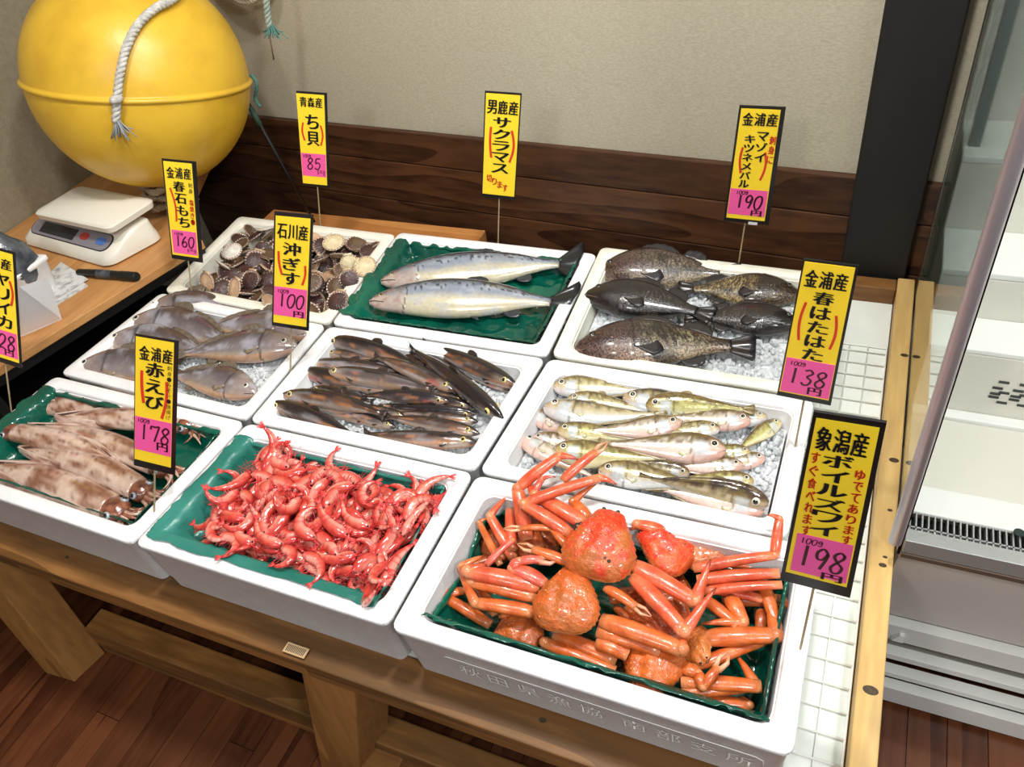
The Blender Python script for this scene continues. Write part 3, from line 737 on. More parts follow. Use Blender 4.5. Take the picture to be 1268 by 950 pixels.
def on_ball(u, v, ex):
    d = ray(u, v).normalized(); oc = CAM - BC; b_ = d.dot(oc); c_ = oc.length_squared - (BR_ + ex) ** 2; q_ = b_ * b_ - c_
    return CAM + d * (-b_ - sqrt(max(q_, 0)))
pts = [on_ball(u, v, 0.013) for u, v in ((232, -18), (214, -1), (190, 12), (170, 32), (157, 58), (150, 85), (146, 112), (144, 140), (144, 150))]
rope('rope', pts, 0.0098, M_rope, buoy)
def fray(c, r, n, m_, parent, name='frayed_end', down=Vector((0, 0, -1)), L=0.04):
    m = MB()
    for i in range(n):
        a = random.random() * 2 * pi; s = random.random()
        side = Vector((cos(a), sin(a) * 0.6, 0)) * r * (0.4 + s)
        m.tube([c + side * 0.15, c + side * 0.6 + down * L * 0.5, c + side * (1 + random.random() * 0.5) + down * L * (0.6 + 0.5 * random.random())], 0.0016, 4)
    return m.build(name, m_, parent)
fray(on_ball(144, 148, 0.016), 0.022, 26, mat('frayed_fibre', hexc(150, 158, 160), rough=0.9), buoy)
m = MB(); m.ball(on_ball(144, 123, 0.016), 0.016, 10, 6, sc=(1, 1, 0.6)); m.build('knot', M_rope, buoy)
# beige rope heap under the buoy
M_heap = mat('beige_rope', hexc(176, 160, 132), hexc(150, 134, 106), rough=0.85, scale=60)
hp = P(205, 262, DZ + 0.02)
pts = []
for i in range(60):
    a = i * 0.52; r = 0.052 + 0.012 * sin(i * 1.7); pts.append((hp.x - 0.02 + r * cos(a), hp.y + 0.05 + r * sin(a), zt + 0.011 + 0.0021 * i))
tag(rope('rope_heap', pts, 0.010, M_heap), 'beige rope heap coiled on the desk under the buoy', 'rope')
# rope coil on the wall
cx_ = PY(283, 10, 1.235)
pts = []
for i in range(26 * 5 + 1):
    a = 2 * pi * i / 26; k = i / 26
    pts.append((cx_.x + (0.115 - 0.006 * (k % 3)) * cos(a), wallY(cx_.x) - 0.03 - 0.009 * k + 0.004 * sin(a * 2), cx_.z + 0.115 + (0.112 + 0.010 * sin(k * 2.2)) * sin(a)))
coil = thing('rope_coil', 'coiled pale rope hanging on the back wall above the buoy', 'rope', (cx_.x, wallY(cx_.x), cx_.z))
rope('coil', pts, 0.0105, mat('pale_rope', hexc(190, 182, 164), hexc(160, 150, 132), rough=0.85, scale=60), coil)
# short rope with green tassel
pts = [PY(u, v, 1.20) for u, v in ((326, -40), (328, -15), (330, 5), (332, 22), (334, 34))]
tas = thing('tassel_rope', 'short rope with a green frayed tassel hanging on the wall', 'rope', tuple(pts[-1]))
rope('rope', pts, 0.0085, mat('pale_green_rope', hexc(170, 180, 168), hexc(140, 156, 146), rough=0.85, scale=60), tas)
fray(pts[-1] + Vector((0.004, 0, 0.01)), 0.022, 30, M_green_rope, tas, 'tassel', L=0.035)
m = MB(); m.tube([PY(334, 44, 1.2), PY(339, 74, 1.2)], 0.0018, 5); tag(m.build('twig', mat('brown_twig', hexc(110, 80, 50)), tas), None, None)
m = MB()
pts = [PY(u, v, 1.205) for u, v in ((300, 96), (312, 94), (318, 106), (316, 122), (322, 132))]
tag(rope('twine', pts, 0.005, M_green_rope), 'thin faded green twine loop behind the right side of the buoy', 'rope')
# black rod with green wrapping
ra, rb = PY(302, 119, 1.21), PY(395, 285, 1.15)
rod = thing('fishing_rod', 'thin black rod with green wrapping leaning behind the buoy', 'rod', tuple(rb))
m = MB(); m.tube([ra + (ra - rb) * 0.4, ra, lerp(ra, rb, 0.3), rb], [0.006, 0.006, 0.0055, 0.003], 8); m.build('rod', M_black, rod)
m = MB(); m.tube([lerp(ra, rb, 0.08), lerp(ra, rb, 0.21)], 0.0078, 8); m.build('wrapping', mat('dark_green_wrap', hexc(52, 84, 70), hexc(36, 60, 50), rough=0.7, scale=60), rod)

# ------------------------------------------------------------------ refrigerated display case
FX0, FY0, FY1 = 1.7445, 0.405, 1.115
FX1 = 3.05
fr = thing('refrigerated_case', 'white open refrigerated display case with glass side panel at the right', 'fridge', (2.3, 0.8, 0))
M_fr = mat('white_enamel', hexc(230, 230, 224), rough=0.3)
M_fr2 = mat('cream_enamel', hexc(216, 212, 200), rough=0.35)
M_frg = mat('taupe_front_panel', hexc(224, 217, 208), rough=0.35)
M_steel = mat('brushed_steel', hexc(176, 178, 178), rough=0.35, metal=0.6)
M_al = mat('satin_aluminium', hexc(186, 176, 180), rough=0.4, metal=0.7)
def fbox(name, a, b, m_, bev=0.002, lab=None, par=fr):
    m = MB(); m.box(a, b); o = m.build(name, m_, par, smooth=False, bevel=bev)
    if lab: o['label'] = lab
    return o
zd = RIM - 0.05
fbox('body', (FX0, 0.535, 0.02), (FX1, 0.70, zd - 0.005), M_fr2)
fbox('back_panel', (FX0, 1.07, 0.02), (FX1, FY1, 1.95), M_fr2)
zb_ = PY(1098, 758, 0.510).z
m = MB(); m.hexa([(FX0, 0.508, zb_), (FX1, 0.508, zb_), (FX1, 0.53, zb_), (FX0, 0.53, zb_)], [(FX0, 0.414, RIM - 0.088), (FX1, 0.414, RIM - 0.088), (FX1, 0.475, RIM - 0.088), (FX0, 0.475, RIM - 0.088)])
tag(m.build('front_panel', M_frg, fr, smooth=False), 'taupe front panel', None)
fbox('bumper_strip', (FX0, 0.405, RIM - 0.088), (FX1, 0.475, RIM - 0.078), mat('brown_strip', hexc(92, 74, 60), rough=0.4), 0.001, 'brown bumper strip')
fbox('front_lip', (FX0, 0.408, RIM - 0.078), (FX1, 0.425, zd + 0.002), M_steel, 0.001)
# lower louvres
fz = [(0.0, 0.085, 0.434), (0.10, 0.150, 0.428), (0.163, 0.215, 0.424), (0.235, 0.378, 0.418)]
ys = [0.512, 0.494, 0.476, 0.458, 0.440]
for i, (ve, vb) in enumerate(((772, 791), (809, 815), (832, 837), (851, 868))):
    y0_, y1_ = ys[i + 1], ys[i]
    z1 = PY(1098, ve, y0_).z; z0 = max(0.002, PY(1098, vb, y0_).z)
    m = MB(); m.box((FX0, y0_, z0), (FX1, y1_ + 0.004, z1)); m.build('louvre', M_fr, fr, smooth=False, bevel=0.001)
cl = P(1075, 800, -0.28)
m = MB(); c0 = PY(1112, 789, 0.488); c0.x -= 0.01; m.hexa([(c0.x, 0.482, c0.z - 0.008), (c0.x + 0.02, 0.482, c0.z - 0.008), (c0.x + 0.02, 0.494, c0.z - 0.008), (c0.x, 0.494, c0.z - 0.008)], [(c0.x + 0.012, 0.486, c0.z + 0.008), (c0.x + 0.02, 0.486, c0.z + 0.008), (c0.x + 0.02, 0.494, c0.z + 0.008), (c0.x + 0.012, 0.494, c0.z + 0.008)])
m.build('clip', M_fr, fr, smooth=False)
# grille, deck
fbox('grille_tray', (FX0, 0.426, zd - 0.022), (FX1, 0.474, zd - 0.018), M_black, 0)
m = MB(); x = FX0 + 0.004
m.box((FX0, 0.4255, zd - 0.012), (FX1, 0.434, zd)); m.box((FX0, 0.4385, zd - 0.012), (FX1, 0.441, zd))
while x < 2.5:
    m.box((x, 0.434, zd - 0.010), (x + 0.0022, 0.468, zd)); x += 0.0088
m.box((2.5, 0.434, zd - 0.010), (FX1, 0.468, zd))
tag(m.build('grille', M_steel, fr, smooth=False), 'slotted air grille', None)
fbox('deck', (FX0, 0.468, zd - 0.004), (FX1, 0.525, zd + 0.004), M_fr)
m = MB(); c0 = P(1262, 660, -0.046); m.tube([(c0.x, c0.y, zd + 0.004), (c0.x, c0.y, zd + 0.0052)], 0.0075, 20); m.build('drain_plug', mat('dark_green_plug', hexc(14, 40, 36), rough=0.4), fr, sharp=30)
fbox('tray', (FX0, 0.5255, zd - 0.004), (FX1, 0.690, zd + 0.001), M_fr2)
fbox('ledge', (FX0, 0.6905, zd - 0.004), (FX1, 0.712, zd + 0.008), M_fr)
def zof(u, v, y): return PY(u, v, y).z
zs1 = zof(1189, 437, 0.712); 
fbox('rear_panel', (FX0, 0.7125, zd), (FX1, 0.722, zs1), M_fr2)
fbox('shelf', (FX0, 0.7125, zs1 + 0.0005), (FX1, 0.80, zs1 + 0.010), M_fr)
zs2 = zof(1212, 345, 0.80)
fbox('rear_panel', (FX0, 0.8005, zs1), (FX1, 0.81, zs2), M_fr2)
fbox('shelf', (FX0, 0.80, zs2 + 0.0005), (FX1, 0.93, zs2 + 0.012), M_fr)
zs3 = zof(1250, 205, 0.93)
fbox('rear_panel', (FX0, 0.9305, zs2), (FX1, 0.94, zs3), M_fr2)
fbox('shelf', (FX0, 0.93, zs3 + 0.0005), (FX1, 1.069, zs3 + 0.012), M_fr)
# air slots in the lower rear panel
M_slot = mat('dark_slot', hexc(40, 42, 36), rough=0.6)
for r_, (u, v) in enumerate(((1237, 473), (1229, 480), (1237, 486), (1224, 491), (1234, 498), (1226, 487))):
    for k_ in range(5):
        c0 = PY(u, v, 0.7115); x = c0.x + k_ * 0.030
        m = MB(); z = c0.z - 0.0; m.tube([(x, 0.7122, z), (x + 0.015, 0.7122, z)], 0.0024, 8, flat=1.0); m.build('air_slot', M_slot, fr, sharp=60)
# frame pole and glass
m = MB()
xp, yp = 1.7300, 0.40
m.loft([[Vector((xp + 0.0095 * cos(a), yp + 0.0095 * sin(a), z)) for a in [2 * pi * j / 20 for j in range(20)]] for z in (RIM - 0.046, 1.95)])
m.build('frame_pole', M_al, fr, sharp=40)
M_glass = mat('clear_greenish_glass', (0.86, 0.95, 0.92, 1), rough=0.02, trans=1.0, ior=1.45)
fbox('glass_side', (1.7385, 0.412, RIM - 0.09), (1.7435, 1.115, 1.95), M_glass, 0, 'glass side panel')
fbox('rear_frame', (1.7375, 1.1155, 0.1), (1.7435, 1.122, 1.95), M_black, 0)
c0 = PY(1221, 175, 0.98)
fbox('slotted_upright', (1.752, 0.965, zs3), (1.770, 0.985, 1.95), mat('grey_upright', hexc(120, 126, 122), rough=0.4), 0.001)
fbox('top_canopy', (FX0, 0.45, 1.95), (FX1, FY1, 2.0), M_fr)
d = bpy.data.lights.new('case_lamp', 'AREA'); d.shape = 'RECTANGLE'; d.size = 1.1; d.size_y = 0.04; d.energy = 7; d.color = (0.97, 1, 0.96)
o = bpy.data.objects.new('case_lamp', d); col.objects.link(o); o.location = (2.35, 0.50, 1.93); o.rotation_euler = (math.radians(12), 0, 0)
# ------------------------------------------------------------------ films, ice
M_film = mat('green_plastic_film', hexc(8, 96, 76), hexc(3, 66, 54), rough=0.13, scale=6, bump=1.0, bscale=22, spec=0.6)
M_film2 = mat('teal_plastic_film', hexc(52, 128, 116), hexc(30, 104, 92), rough=0.3, scale=6, bump=0.6, bscale=24, spec=0.5)
M_ice = mat('crushed_ice', hexc(240, 243, 245), hexc(222, 228, 232), rough=0.12, scale=30, trans=0.35, ior=1.31, spec=0.7)
M_icebed = mat('packed_ice', hexc(226, 230, 232), hexc(200, 205, 210), rough=0.3, scale=60, bump=0.8, bscale=120)
def bmix(q, s, t, z):
    p = bil(q, s, t); return Vector((p.x, p.y, z))
def film(key, level, label, over=(0.0, 0.0, 0.0, 0.0), drop=(0.012, 0.012, 0.012, 0.012), m_=None, seed=0, amp=0.003, n=64):
    "sheet lining the box; over = overlap onto the rim per side (front, right, back, left), drop = how far below the rim it ends otherwise"
    q, rim, Z, dep = BOX[key]
    W = (q[1] - q[0]).length; D = (q[3] - q[0]).length
    m = MB(); vs = []
    NX, NY = n, int(n * 0.75)
    lv = Z + level
    for j in range(NY + 1):
        for i in range(NX + 1):
            a = i / NX; b = j / NY
            # distances in metres; edges pushed on to the rim where asked
            ol, orr, of, ob = over[3], over[1], over[0], over[2]
            nz = lambda k: 0.5 + 0.9 * fbm((k * 3.1 + seed, seed * 1.7, 0.3))
            x0 = rim - (ol * (0.6 + 0.8 * abs(fbm((b * 5, seed, 1)))) if ol else -0.004)
            x1 = W - rim + (orr * (0.6 + 0.8 * abs(fbm((b * 5, seed, 2)))) if orr else -0.004)
            y0 = rim - (of * (0.6 + 0.8 * abs(fbm((a * 5, seed, 3)))) if of else -0.004)
            y1 = D - rim + (ob * (0.6 + 0.8 * abs(fbm((a * 5, seed, 4)))) if ob else -0.004)
            # concentrate grid lines near the walls
            f = lambda t: t + 0.10 * sin(2 * pi * t) * -1
            x = lerp(x0, x1, f(a)); y = lerp(y0, y1, f(b))
            if a in (0, 1) and False: pass
            dl, dr, df, db = x - rim, W - rim - x, y - rim, D - rim - y
            z = lv; best = None
            for dd_, ov, dp in ((df, of, drop[0]), (dr, orr, drop[1]), (db, ob, drop[2]), (dl, ol, drop[3])):
                if dd_ < 0.001 and ov: hgt = Z + 0.0022
                else:
                    top = Z + 0.0016 if ov else Z - dp * (0.7 + 0.8 * abs(fbm((x * 9 + seed, y * 9, 2))))
                    k = sstep(0.0, 0.026, max(0, dd_ - 0.006)); hgt = lerp(top, lv, k)
                z = max(z, hgt)
            # keep clear of the box wall
            wr = amp * (0.5 * fbm((x * 26, y * 26, seed)) + 2.2 * (0.35 - abs(noise.noise(Vector((x * 15 + 3, y * 19 + x * 8, seed + 5))))) + 1.2 * (0.3 - abs(noise.noise(Vector((x * 34 + 9, y * 30 - x * 9, seed + 2))))))
            if z < Z: z = min(Z, z + wr) if min(dl, dr, df, db) > 0.004 else z
            else: z += abs(wr) * 0.8
            # inward shift so the sheet leans on the tapered wall
            p = bil(q, x / W, y / D)
            if z < Z - 0.003:
                sh = 0.005 + 0.06 * (Z - z)
                c = bil(q, 0.5, 0.5)
                ux_ = (q[1] - q[0]).normalized(); uy_ = (q[3] - q[0]).normalized()
                if dl < 0.012: p = p + ux_ * sh
                if dr < 0.012: p = p - ux_ * sh
                if df < 0.012: p = p + uy_ * sh
                if db < 0.012: p = p - uy_ * sh
            vs.append(Vector((p.x, p.y, z)))
    fs = [(j * (NX + 1) + i, j * (NX + 1) + i + 1, (j + 1) * (NX + 1) + i + 1, (j + 1) * (NX + 1) + i) for j in range(NY) for i in range(NX)]
    m.add(vs, fs)
    o = m.build('green_film', m_ or M_film)
    so = o.modifiers.new('thickness', 'SOLIDIFY'); so.thickness = 0.0005; so.offset = 0
    return tag(o, label, 'plastic film', 'green films lining the boxes')
film('squid', -0.052, 'green film under the squid', over=(0, 0, 0.0, 0.030), seed=1, drop=(0.010, 0.010, 0.006, 0.01))
film('shrimp', -0.045, 'teal green film under the red shrimp, lapping over the left rim', over=(0.014, 0.0, 0.0, 0.030), m_=M_film2, seed=2, drop=(0.003, 0.012, 0.010, 0.01))
film('crab', -0.088, 'dark green film under the boiled crabs', seed=3, drop=(0.006, 0.030, 0.045, 0.035), amp=0.005)
film('salmon', -0.032, 'glossy green film under the two salmon', over=(0.0, 0.0, 0.0, 0.026), seed=4, drop=(0.004, 0.006, 0.006, 0.0), amp=0.007, n=80)

def ice(key, level, label, n=1100, seed=0, size=0.0075):
    q, rim, Z, dep = BOX[key]; rnd = random.Random(seed)
    W = (q[1] - q[0]).length; D = (q[3] - q[0]).length
    m = MB(); NX, NY = 40, 28; ins = rim + 0.009; vs = []
    for j in range(NY + 1):
        for i in range(NX + 1):
            x = lerp(ins, W - ins, i / NX); y = lerp(ins, D - ins, j / NY)
            vs.append(bmix(q, x / W, y / D, Z + level + 0.004 * fbm((x * 20, y * 20, seed))))
    m.add(vs, [(j * (NX + 1) + i, j * (NX + 1) + i + 1, (j + 1) * (NX + 1) + i + 1, (j + 1) * (NX + 1) + i) for j in range(NY) for i in range(NX)], mi=1)
    for _ in range(n):
        x = lerp(ins + 0.006, W - ins - 0.006, rnd.random()); y = lerp(ins + 0.006, D - ins - 0.006, rnd.random())
        c = bmix(q, x / W, y / D, Z + level + rnd.uniform(-0.001, 0.006))
        rot = Matrix.Rotation(rnd.random() * 6.3, 3, Vector((rnd.random() - .5, rnd.random() - .5, rnd.random() - .5)).normalized())
        s = size * rnd.uniform(0.5, 1.15)
        sx, sy, sz = s * rnd.uniform(0.6, 1), s * rnd.uniform(0.6, 1), s * rnd.uniform(0.4, 0.8)
        k = 0.62
        pts = []
        for z_, kk in ((-1, k), (-0.35, 1), (0.35, 1), (1, k)):
            for a in range(6): pts.append(c + rot @ Vector((sx * kk * cos(a * pi / 3), sy * kk * sin(a * pi / 3), sz * z_)))
        fs = [(r * 6 + a, r * 6 + (a + 1) % 6, (r + 1) * 6 + (a + 1) % 6, (r + 1) * 6 + a) for r in range(3) for a in range(6)] + [tuple(range(5, -1, -1)), tuple(range(18, 24))]
        m.add(pts, fs)
    o = m.build('crushed_ice', [M_ice, M_icebed], smooth=False)
    return tag(o, label, 'ice', kind='stuff')
ice('croaker', -0.040, 'crushed ice under the grey croakers', 1500, 1, 0.005)
ice('smelt', -0.040, 'crushed ice under the slim dark smelts', 1500, 2, 0.0065)
ice('sand', -0.046, 'crushed ice under the sandfish', 1600, 3, 0.0075)
ice('rock', -0.045, 'crushed ice under the dark rockfish', 1400, 4, 0.009)

# ------------------------------------------------------------------ fish
def fmat(name, rough=0.16, coat=1.0, c2=(0.82, 0.82, 0.82, 1), scale=120, bump=0.12, bscale=300, metal=0.0):
    return mat(name, (1, 1, 1, 1), c2, rough=rough, scale=scale, bump=bump, bscale=bscale, attr='col', coat=coat, metal=metal, lo=0.3, hi=0.7)
M_fish = fmat('wet_fish_skin', metal=0.15)
M_rockskin = mat('rockfish_skin', (0.85, 0.83, 0.8, 1), (0.25, 0.22, 0.24, 1), rough=0.22, scale=260, bump=0.3, bscale=300, attr='col', coat=0.8, lo=0.44, hi=0.58, detail=2)
M_fin = mat('fin_membrane', (1, 1, 1, 1), (0.7, 0.7, 0.7, 1), rough=0.3, scale=150, attr='col', coat=0.3)
M_iris = mat('fish_iris', hexc(226, 222, 204), rough=0.15, coat=0.8)
M_iris_y = mat('yellow_fish_iris', hexc(222, 200, 120), rough=0.15, coat=0.8)
M_iris_d = mat('dark_fish_iris', hexc(70, 60, 50), rough=0.15, coat=0.8)
M_pupil = mat('fish_pupil', hexc(8, 8, 12), rough=0.08, coat=1.0)
def mixc(a, b, t):
    t = max(0, min(1, t)); return tuple(a[i] * (1 - t) + b[i] * t for i in range(3)) + (1,)
def interp(tab, s):
    for i in range(len(tab) - 1):
        if s <= tab[i + 1][0]:
            t = (s - tab[i][0]) / (tab[i + 1][0] - tab[i][0]); t = t * t * (3 - 2 * t) if False else t
            return [lerp(tab[i][k], tab[i + 1][k], t) for k in range(1, len(tab[i]))]
    return list(tab[-1][1:])
def crm(tab, s):
    "smooth interpolation of a profile table"
    n = len(tab)
    for i in range(n - 1):
        if s <= tab[i + 1][0] or i == n - 2:
            t = max(0, min(1, (s - tab[i][0]) / (tab[i + 1][0] - tab[i][0]))); o = []
            for k in range(1, len(tab[0])):
                p0 = tab[max(i - 1, 0)][k]; p1 = tab[i][k]; p2 = tab[i + 1][k]; p3 = tab[min(i + 2, n - 1)][k]
                o.append(max(0.0, 0.5 * (2 * p1 + (p2 - p0) * t + (2 * p0 - 5 * p1 + 4 * p2 - p3) * t * t + (3 * p1 - p0 - 3 * p2 + p3) * t ** 3)))
            return o
SP = {}
class Fish: pass
def species(name, **k): SP[name] = k
def make_fish(kind, head, tail, h, label, group, up=1, roll=0, bend=0.0, zb=0.0, th=None, fins=True, seed=0, hscale=1.0, tint=None):
    S = SP[kind]; roll = roll + S.get('roll', 24); fat = S.get('fat', 1.0); hscale = hscale * fat
    H = P(head[0], head[1], h); T = P(tail[0], tail[1], (h if th is None else th))
    L = (T - H).length; ax = (T - H).normalized()
    flat = Vector((ax.x, ax.y, 0)).normalized(); perp = Vector((-flat.y, flat.x, 0))
    if (perp.y > 0) != (up > 0): perp = -perp
    ro = math.radians(roll); Z3 = Vector((0, 0, 1))
    D0 = perp * cos(ro) + Z3 * sin(ro); L0 = Z3 * cos(ro) - perp * sin(ro)
    M_ = (H + T) / 2 + perp * bend * L * 2 + Z3 * zb * 2
    def C(s): return H * (1 - s) ** 2 + M_ * 2 * s * (1 - s) + T * s * s
    def fr(s):
        t = ((M_ - H) * (1 - s) + (T - M_) * s).normalized()
        d = (D0 - t * D0.dot(t)).normalized(); l = (L0 - t * L0.dot(t)); l = (l - d * l.dot(d)).normalized(); return t, d, l
    NR, NA = S.get('res', (40, 18))
    body_end = S.get('body_end', 0.86)
    rings = []; cs = []
    for i in range(NR + 1):
        u = i / NR; s = (u ** 1.25) * body_end if u < 1 else body_end
        tp, bt, hw = crm(S['prof'], s); k_ = lerp(fat ** 0.3, 1, sstep(0.6, 0.9, s)); tp *= lerp(hscale, 1, sstep(0.65, 0.9, s)); bt *= lerp(hscale, 1, sstep(0.65, 0.9, s)); hw *= k_
        c = C(s); t, d, l = fr(s); r = []
        for j in range(NA):
            a = 2 * pi * j / NA; ca, sa = cos(a), sin(a)
            rr = tp if ca > 0 else bt
            e = S.get('sq', 1.0)
            k = 1.0
            if 'gill' in S:
                gs = S['gill'] + 0.02 * (1 - ca * ca); dlt = s - gs
                if 0 < dlt < 0.02: k = 0.985
                elif -0.03 < dlt <= 0: k = 1.012
            r.append(c + d * (rr * L * ca * k) + l * (hw * L * (1 if sa > 0 else -1) * abs(sa) ** e * k))
            cs.append(S['color'](s, ca, sa, seed))
        rings.append(r)
    if tint: cs = [(c[0] * tint[0], c[1] * tint[1], c[2] * tint[2], 1) for c in cs]
    root = thing(kind_name[kind], label, 'fish', tuple(C(0.5) - Z3 * 0.01), group)
    m = MB(); m.loft(rings, c=cs); m.build('body', S.get('mat', M_fish), root)
    # eyes
    es, ea, er = S['eye']
    for sd in (1, -1):
        if sd < 0 and S.get('one_eye') and abs(roll) < 40: continue
        tp, bt, hw = crm(S['prof'], es); tp *= hscale
        t, d, l = fr(es); a = math.radians(ea)
        p = C(es) + d * tp * L * sin(a) + l * sd * hw * L * cos(a) ** S.get('sq', 1.0) * 0.98
        n = (l * sd * cos(a * 0.7) + d * sin(a * 0.7) * 0.6).normalized(); R3 = n.to_track_quat('Z', 'Y').to_matrix()
        m = MB(); m.ball(p, er * L, 16, 7, sc=(1, 1, 0.5), rot=R3); e = m.build('eye', S.get('iris', M_iris), root)
        m = MB(); m.ball(p + n * er * L * 0.26, er * L * 0.66, 12, 6, sc=(1, 1, 0.6), rot=R3); m.build('pupil', M_pupil, e)
    # mouth line
    mt = S.get('mouth', 0.10)
    m = MB(); tpm = crm(S['prof'], mt); pts = []
    for i in range(6):
        s = 0.004 + mt * i / 5; tp, bt, hw = crm(S['prof'], s); t, d, l = fr(s); a = -0.30 - 0.25 * i / 5
        pts.append(C(s) + d * bt * hscale * L * sin(a) + l * hw * L * cos(a) * 1.005)
    m.tube(pts, S.get('lip', 0.0035) * L, 5, c=S.get('lipc', (0.05, 0.03, 0.03, 1))); m.build('mouth', M_fin, root)
    # fins
    def sheet(name, base, dirs, lens, colr, k=4, wav=0.0):
        m = MB(); n = len(base); vs = []; cc = []
        for i in range(n):
            for j in range(k + 1):
                v = base[i] + dirs[i] * lens[i] * j / k
                vs.append(v); q = 0.75 + 0.25 * (i % 2); cc.append((colr[0] * q, colr[1] * q, colr[2] * q, 1))
        m.add(vs, [(i * (k + 1) + j, (i + 1) * (k + 1) + j, (i + 1) * (k + 1) + j + 1, i * (k + 1) + j + 1) for i in range(n - 1) for j in range(k)], cc)
        o = m.build(name, M_fin, root); so = o.modifiers.new('thickness', 'SOLIDIFY'); so.thickness = 0.0006; so.offset = 0
        return o
    # tail
    tp, bt, hw = crm(S['prof'], body_end); t, d, l = fr(0.97); c0 = C(body_end - 0.02)
    sp, ln, fork = S['tail']; n = 13; base = []; dirs = []; lens = []
    for i in range(n):
        k = -1 + 2 * i / (n - 1); base.append(c0 + d * (tp * L * 0.9 * k))
        dv = (t + d * k * sp + l * 0.08 * sin(k * 7)).normalized(); dirs.append(dv); lens.append(ln * L * (1 - fork * (1 - abs(k)) + 0.0) * (1.0 if abs(k) < 0.98 else 0.93))
    tc_ = S['fincol'] if not tint else tuple(S['fincol'][i] * tint[i] for i in range(3))
    sheet('tail_fin', base, dirs, lens, S.get('tailcol', tc_))
    for nm, s0, s1, sgn, hg, sw in S['fins']:
        n = 11; base = []; dirs = []; lens = []
        for i in range(n):
            u = i / (n - 1); s = lerp(s0, s1, u); tp, bt, hw = crm(S['prof'], s); t, d, l = fr(s)
            base.append(C(s) + d * sgn * (tp if sgn > 0 else bt) * hscale * L * 0.93)
            dirs.append((d * sgn + t * sw + l * 0.05 * sin(i * 2)).normalized()); lens.append(hg * L * (sin(pi * min(1, u * 0.85 + 0.15)) ** 0.6) * (1 + (0.12 if S.get('spiny') and i % 2 else 0)))
        sheet(nm, base, dirs, lens, tc_)
    ps, pa, pl_, pw = S['pect']
    tp, bt, hw = crm(S['prof'], ps); t, d, l = fr(ps); a = math.radians(pa)
    c0 = C(ps) + d * (tp if a > 0 else bt) * L * sin(a) + l * hw * L * cos(a) * 1.0
    n = 7; base = []; dirs = []; lens = []
    for i in range(n):
        k = -1 + 2 * i / (n - 1); base.append(c0 + d * k * pw * 0.3 * L + l * 0.0012)
        dirs.append((t + d * (k * 0.30 - 0.30) - l * 0.05).normalized()); lens.append(pl_ * L * (1 - 0.25 * abs(k)))
    sheet('pectoral_fin', base, dirs, lens, S.get('pectcol', tc_))
    return root
kind_name = {'salmon': 'salmon', 'rock': 'rockfish', 'croaker': 'croaker', 'smelt': 'smelt', 'sand': 'sandfish'}
def lin(r, g, b): return hexc(r, g, b)
def col_salmon(s, ca, sa, seed):
    back = lin(44, 52, 64); side = lin(146, 156, 174); belly = lin(214, 204, 176)
    k = ca * 0.5 + 0.5
    c = mixc(belly, side, sstep(0.30, 0.5, k + 0.05 * fbm((s * 12, ca * 2, seed)))); c = mixc(c, lin(190, 196, 208), 0.5 * sstep(0.0, 0.4, fbm((s * 9, ca * 3, seed + 4)))); c = mixc(c, back, sstep(0.60, 0.86, k + 0.08 * fbm((s * 20, ca * 3, seed))))
    if k > 0.55 and s > 0.17:
        n = noise.noise(Vector((s * 62, ca * 14, sa * 9 + seed * 3)))
        if n > 0.30 - 0.22 * (k - 0.55): c = mixc(c, lin(26, 28, 34), 0.85)
    if s < 0.20:
        hc = mixc(lin(196, 178, 168), lin(70, 80, 92), sstep(0.40, 0.72, k + 0.08 * fbm((s * 26, ca * 3, seed)))); hc = mixc(hc, lin(170, 120, 110), 0.5 * sstep(0.1, 0.5, fbm((s * 30, ca * 3, seed)) + 0.1)); hc = mixc(hc, lin(150, 160, 172), 0.6 * exp(-((s - .13) / .03) ** 2 - ((k - .55) / .2) ** 2)); c = mixc(hc, c, sstep(0.15, 0.2, s + 0.01 * ca))
    if abs(s - 0.175 - 0.018 * (1 - ca * ca)) < 0.0035: c = mixc(c, lin(60, 60, 66), 0.8)
    if s > 0.8: c = mixc(c, lin(60, 66, 78), sstep(0.83, 0.9, s) * 0.7)
    return c
species('salmon', prof=[(0, .010, .012, .010), (.02, .022, .025, .020), (.06, .038, .040, .030), (.12, .052, .052, .04), (.18, .064, .064, .047), (.30, .078, .080, .053), (.42, .080, .086, .054), (.55, .070, .078, .048), (.68, .052, .056, .035), (.78, .034, .036, .022), (.86, .026, .026, .013), (.9, .026, .026, .01)],
        res=(110, 44), body_end=0.88, gill=0.175, color=col_salmon, eye=(.062, 14, .0115), fat=1.36, roll=14, iris=M_iris_y, tail=(0.95, .175, 0.35), mouth=0.075, fincol=lin(50, 54, 60), tailcol=lin(26, 28, 34),
        fins=[('dorsal_fin', .44, .56, 1, .045, .9), ('anal_fin', .66, .74, -1, .055, 1.1), ('pelvic_fin', .50, .53, -1, .05, 1.6)], pect=(.19, -30, .075, .016), pectcol=lin(90, 90, 96))
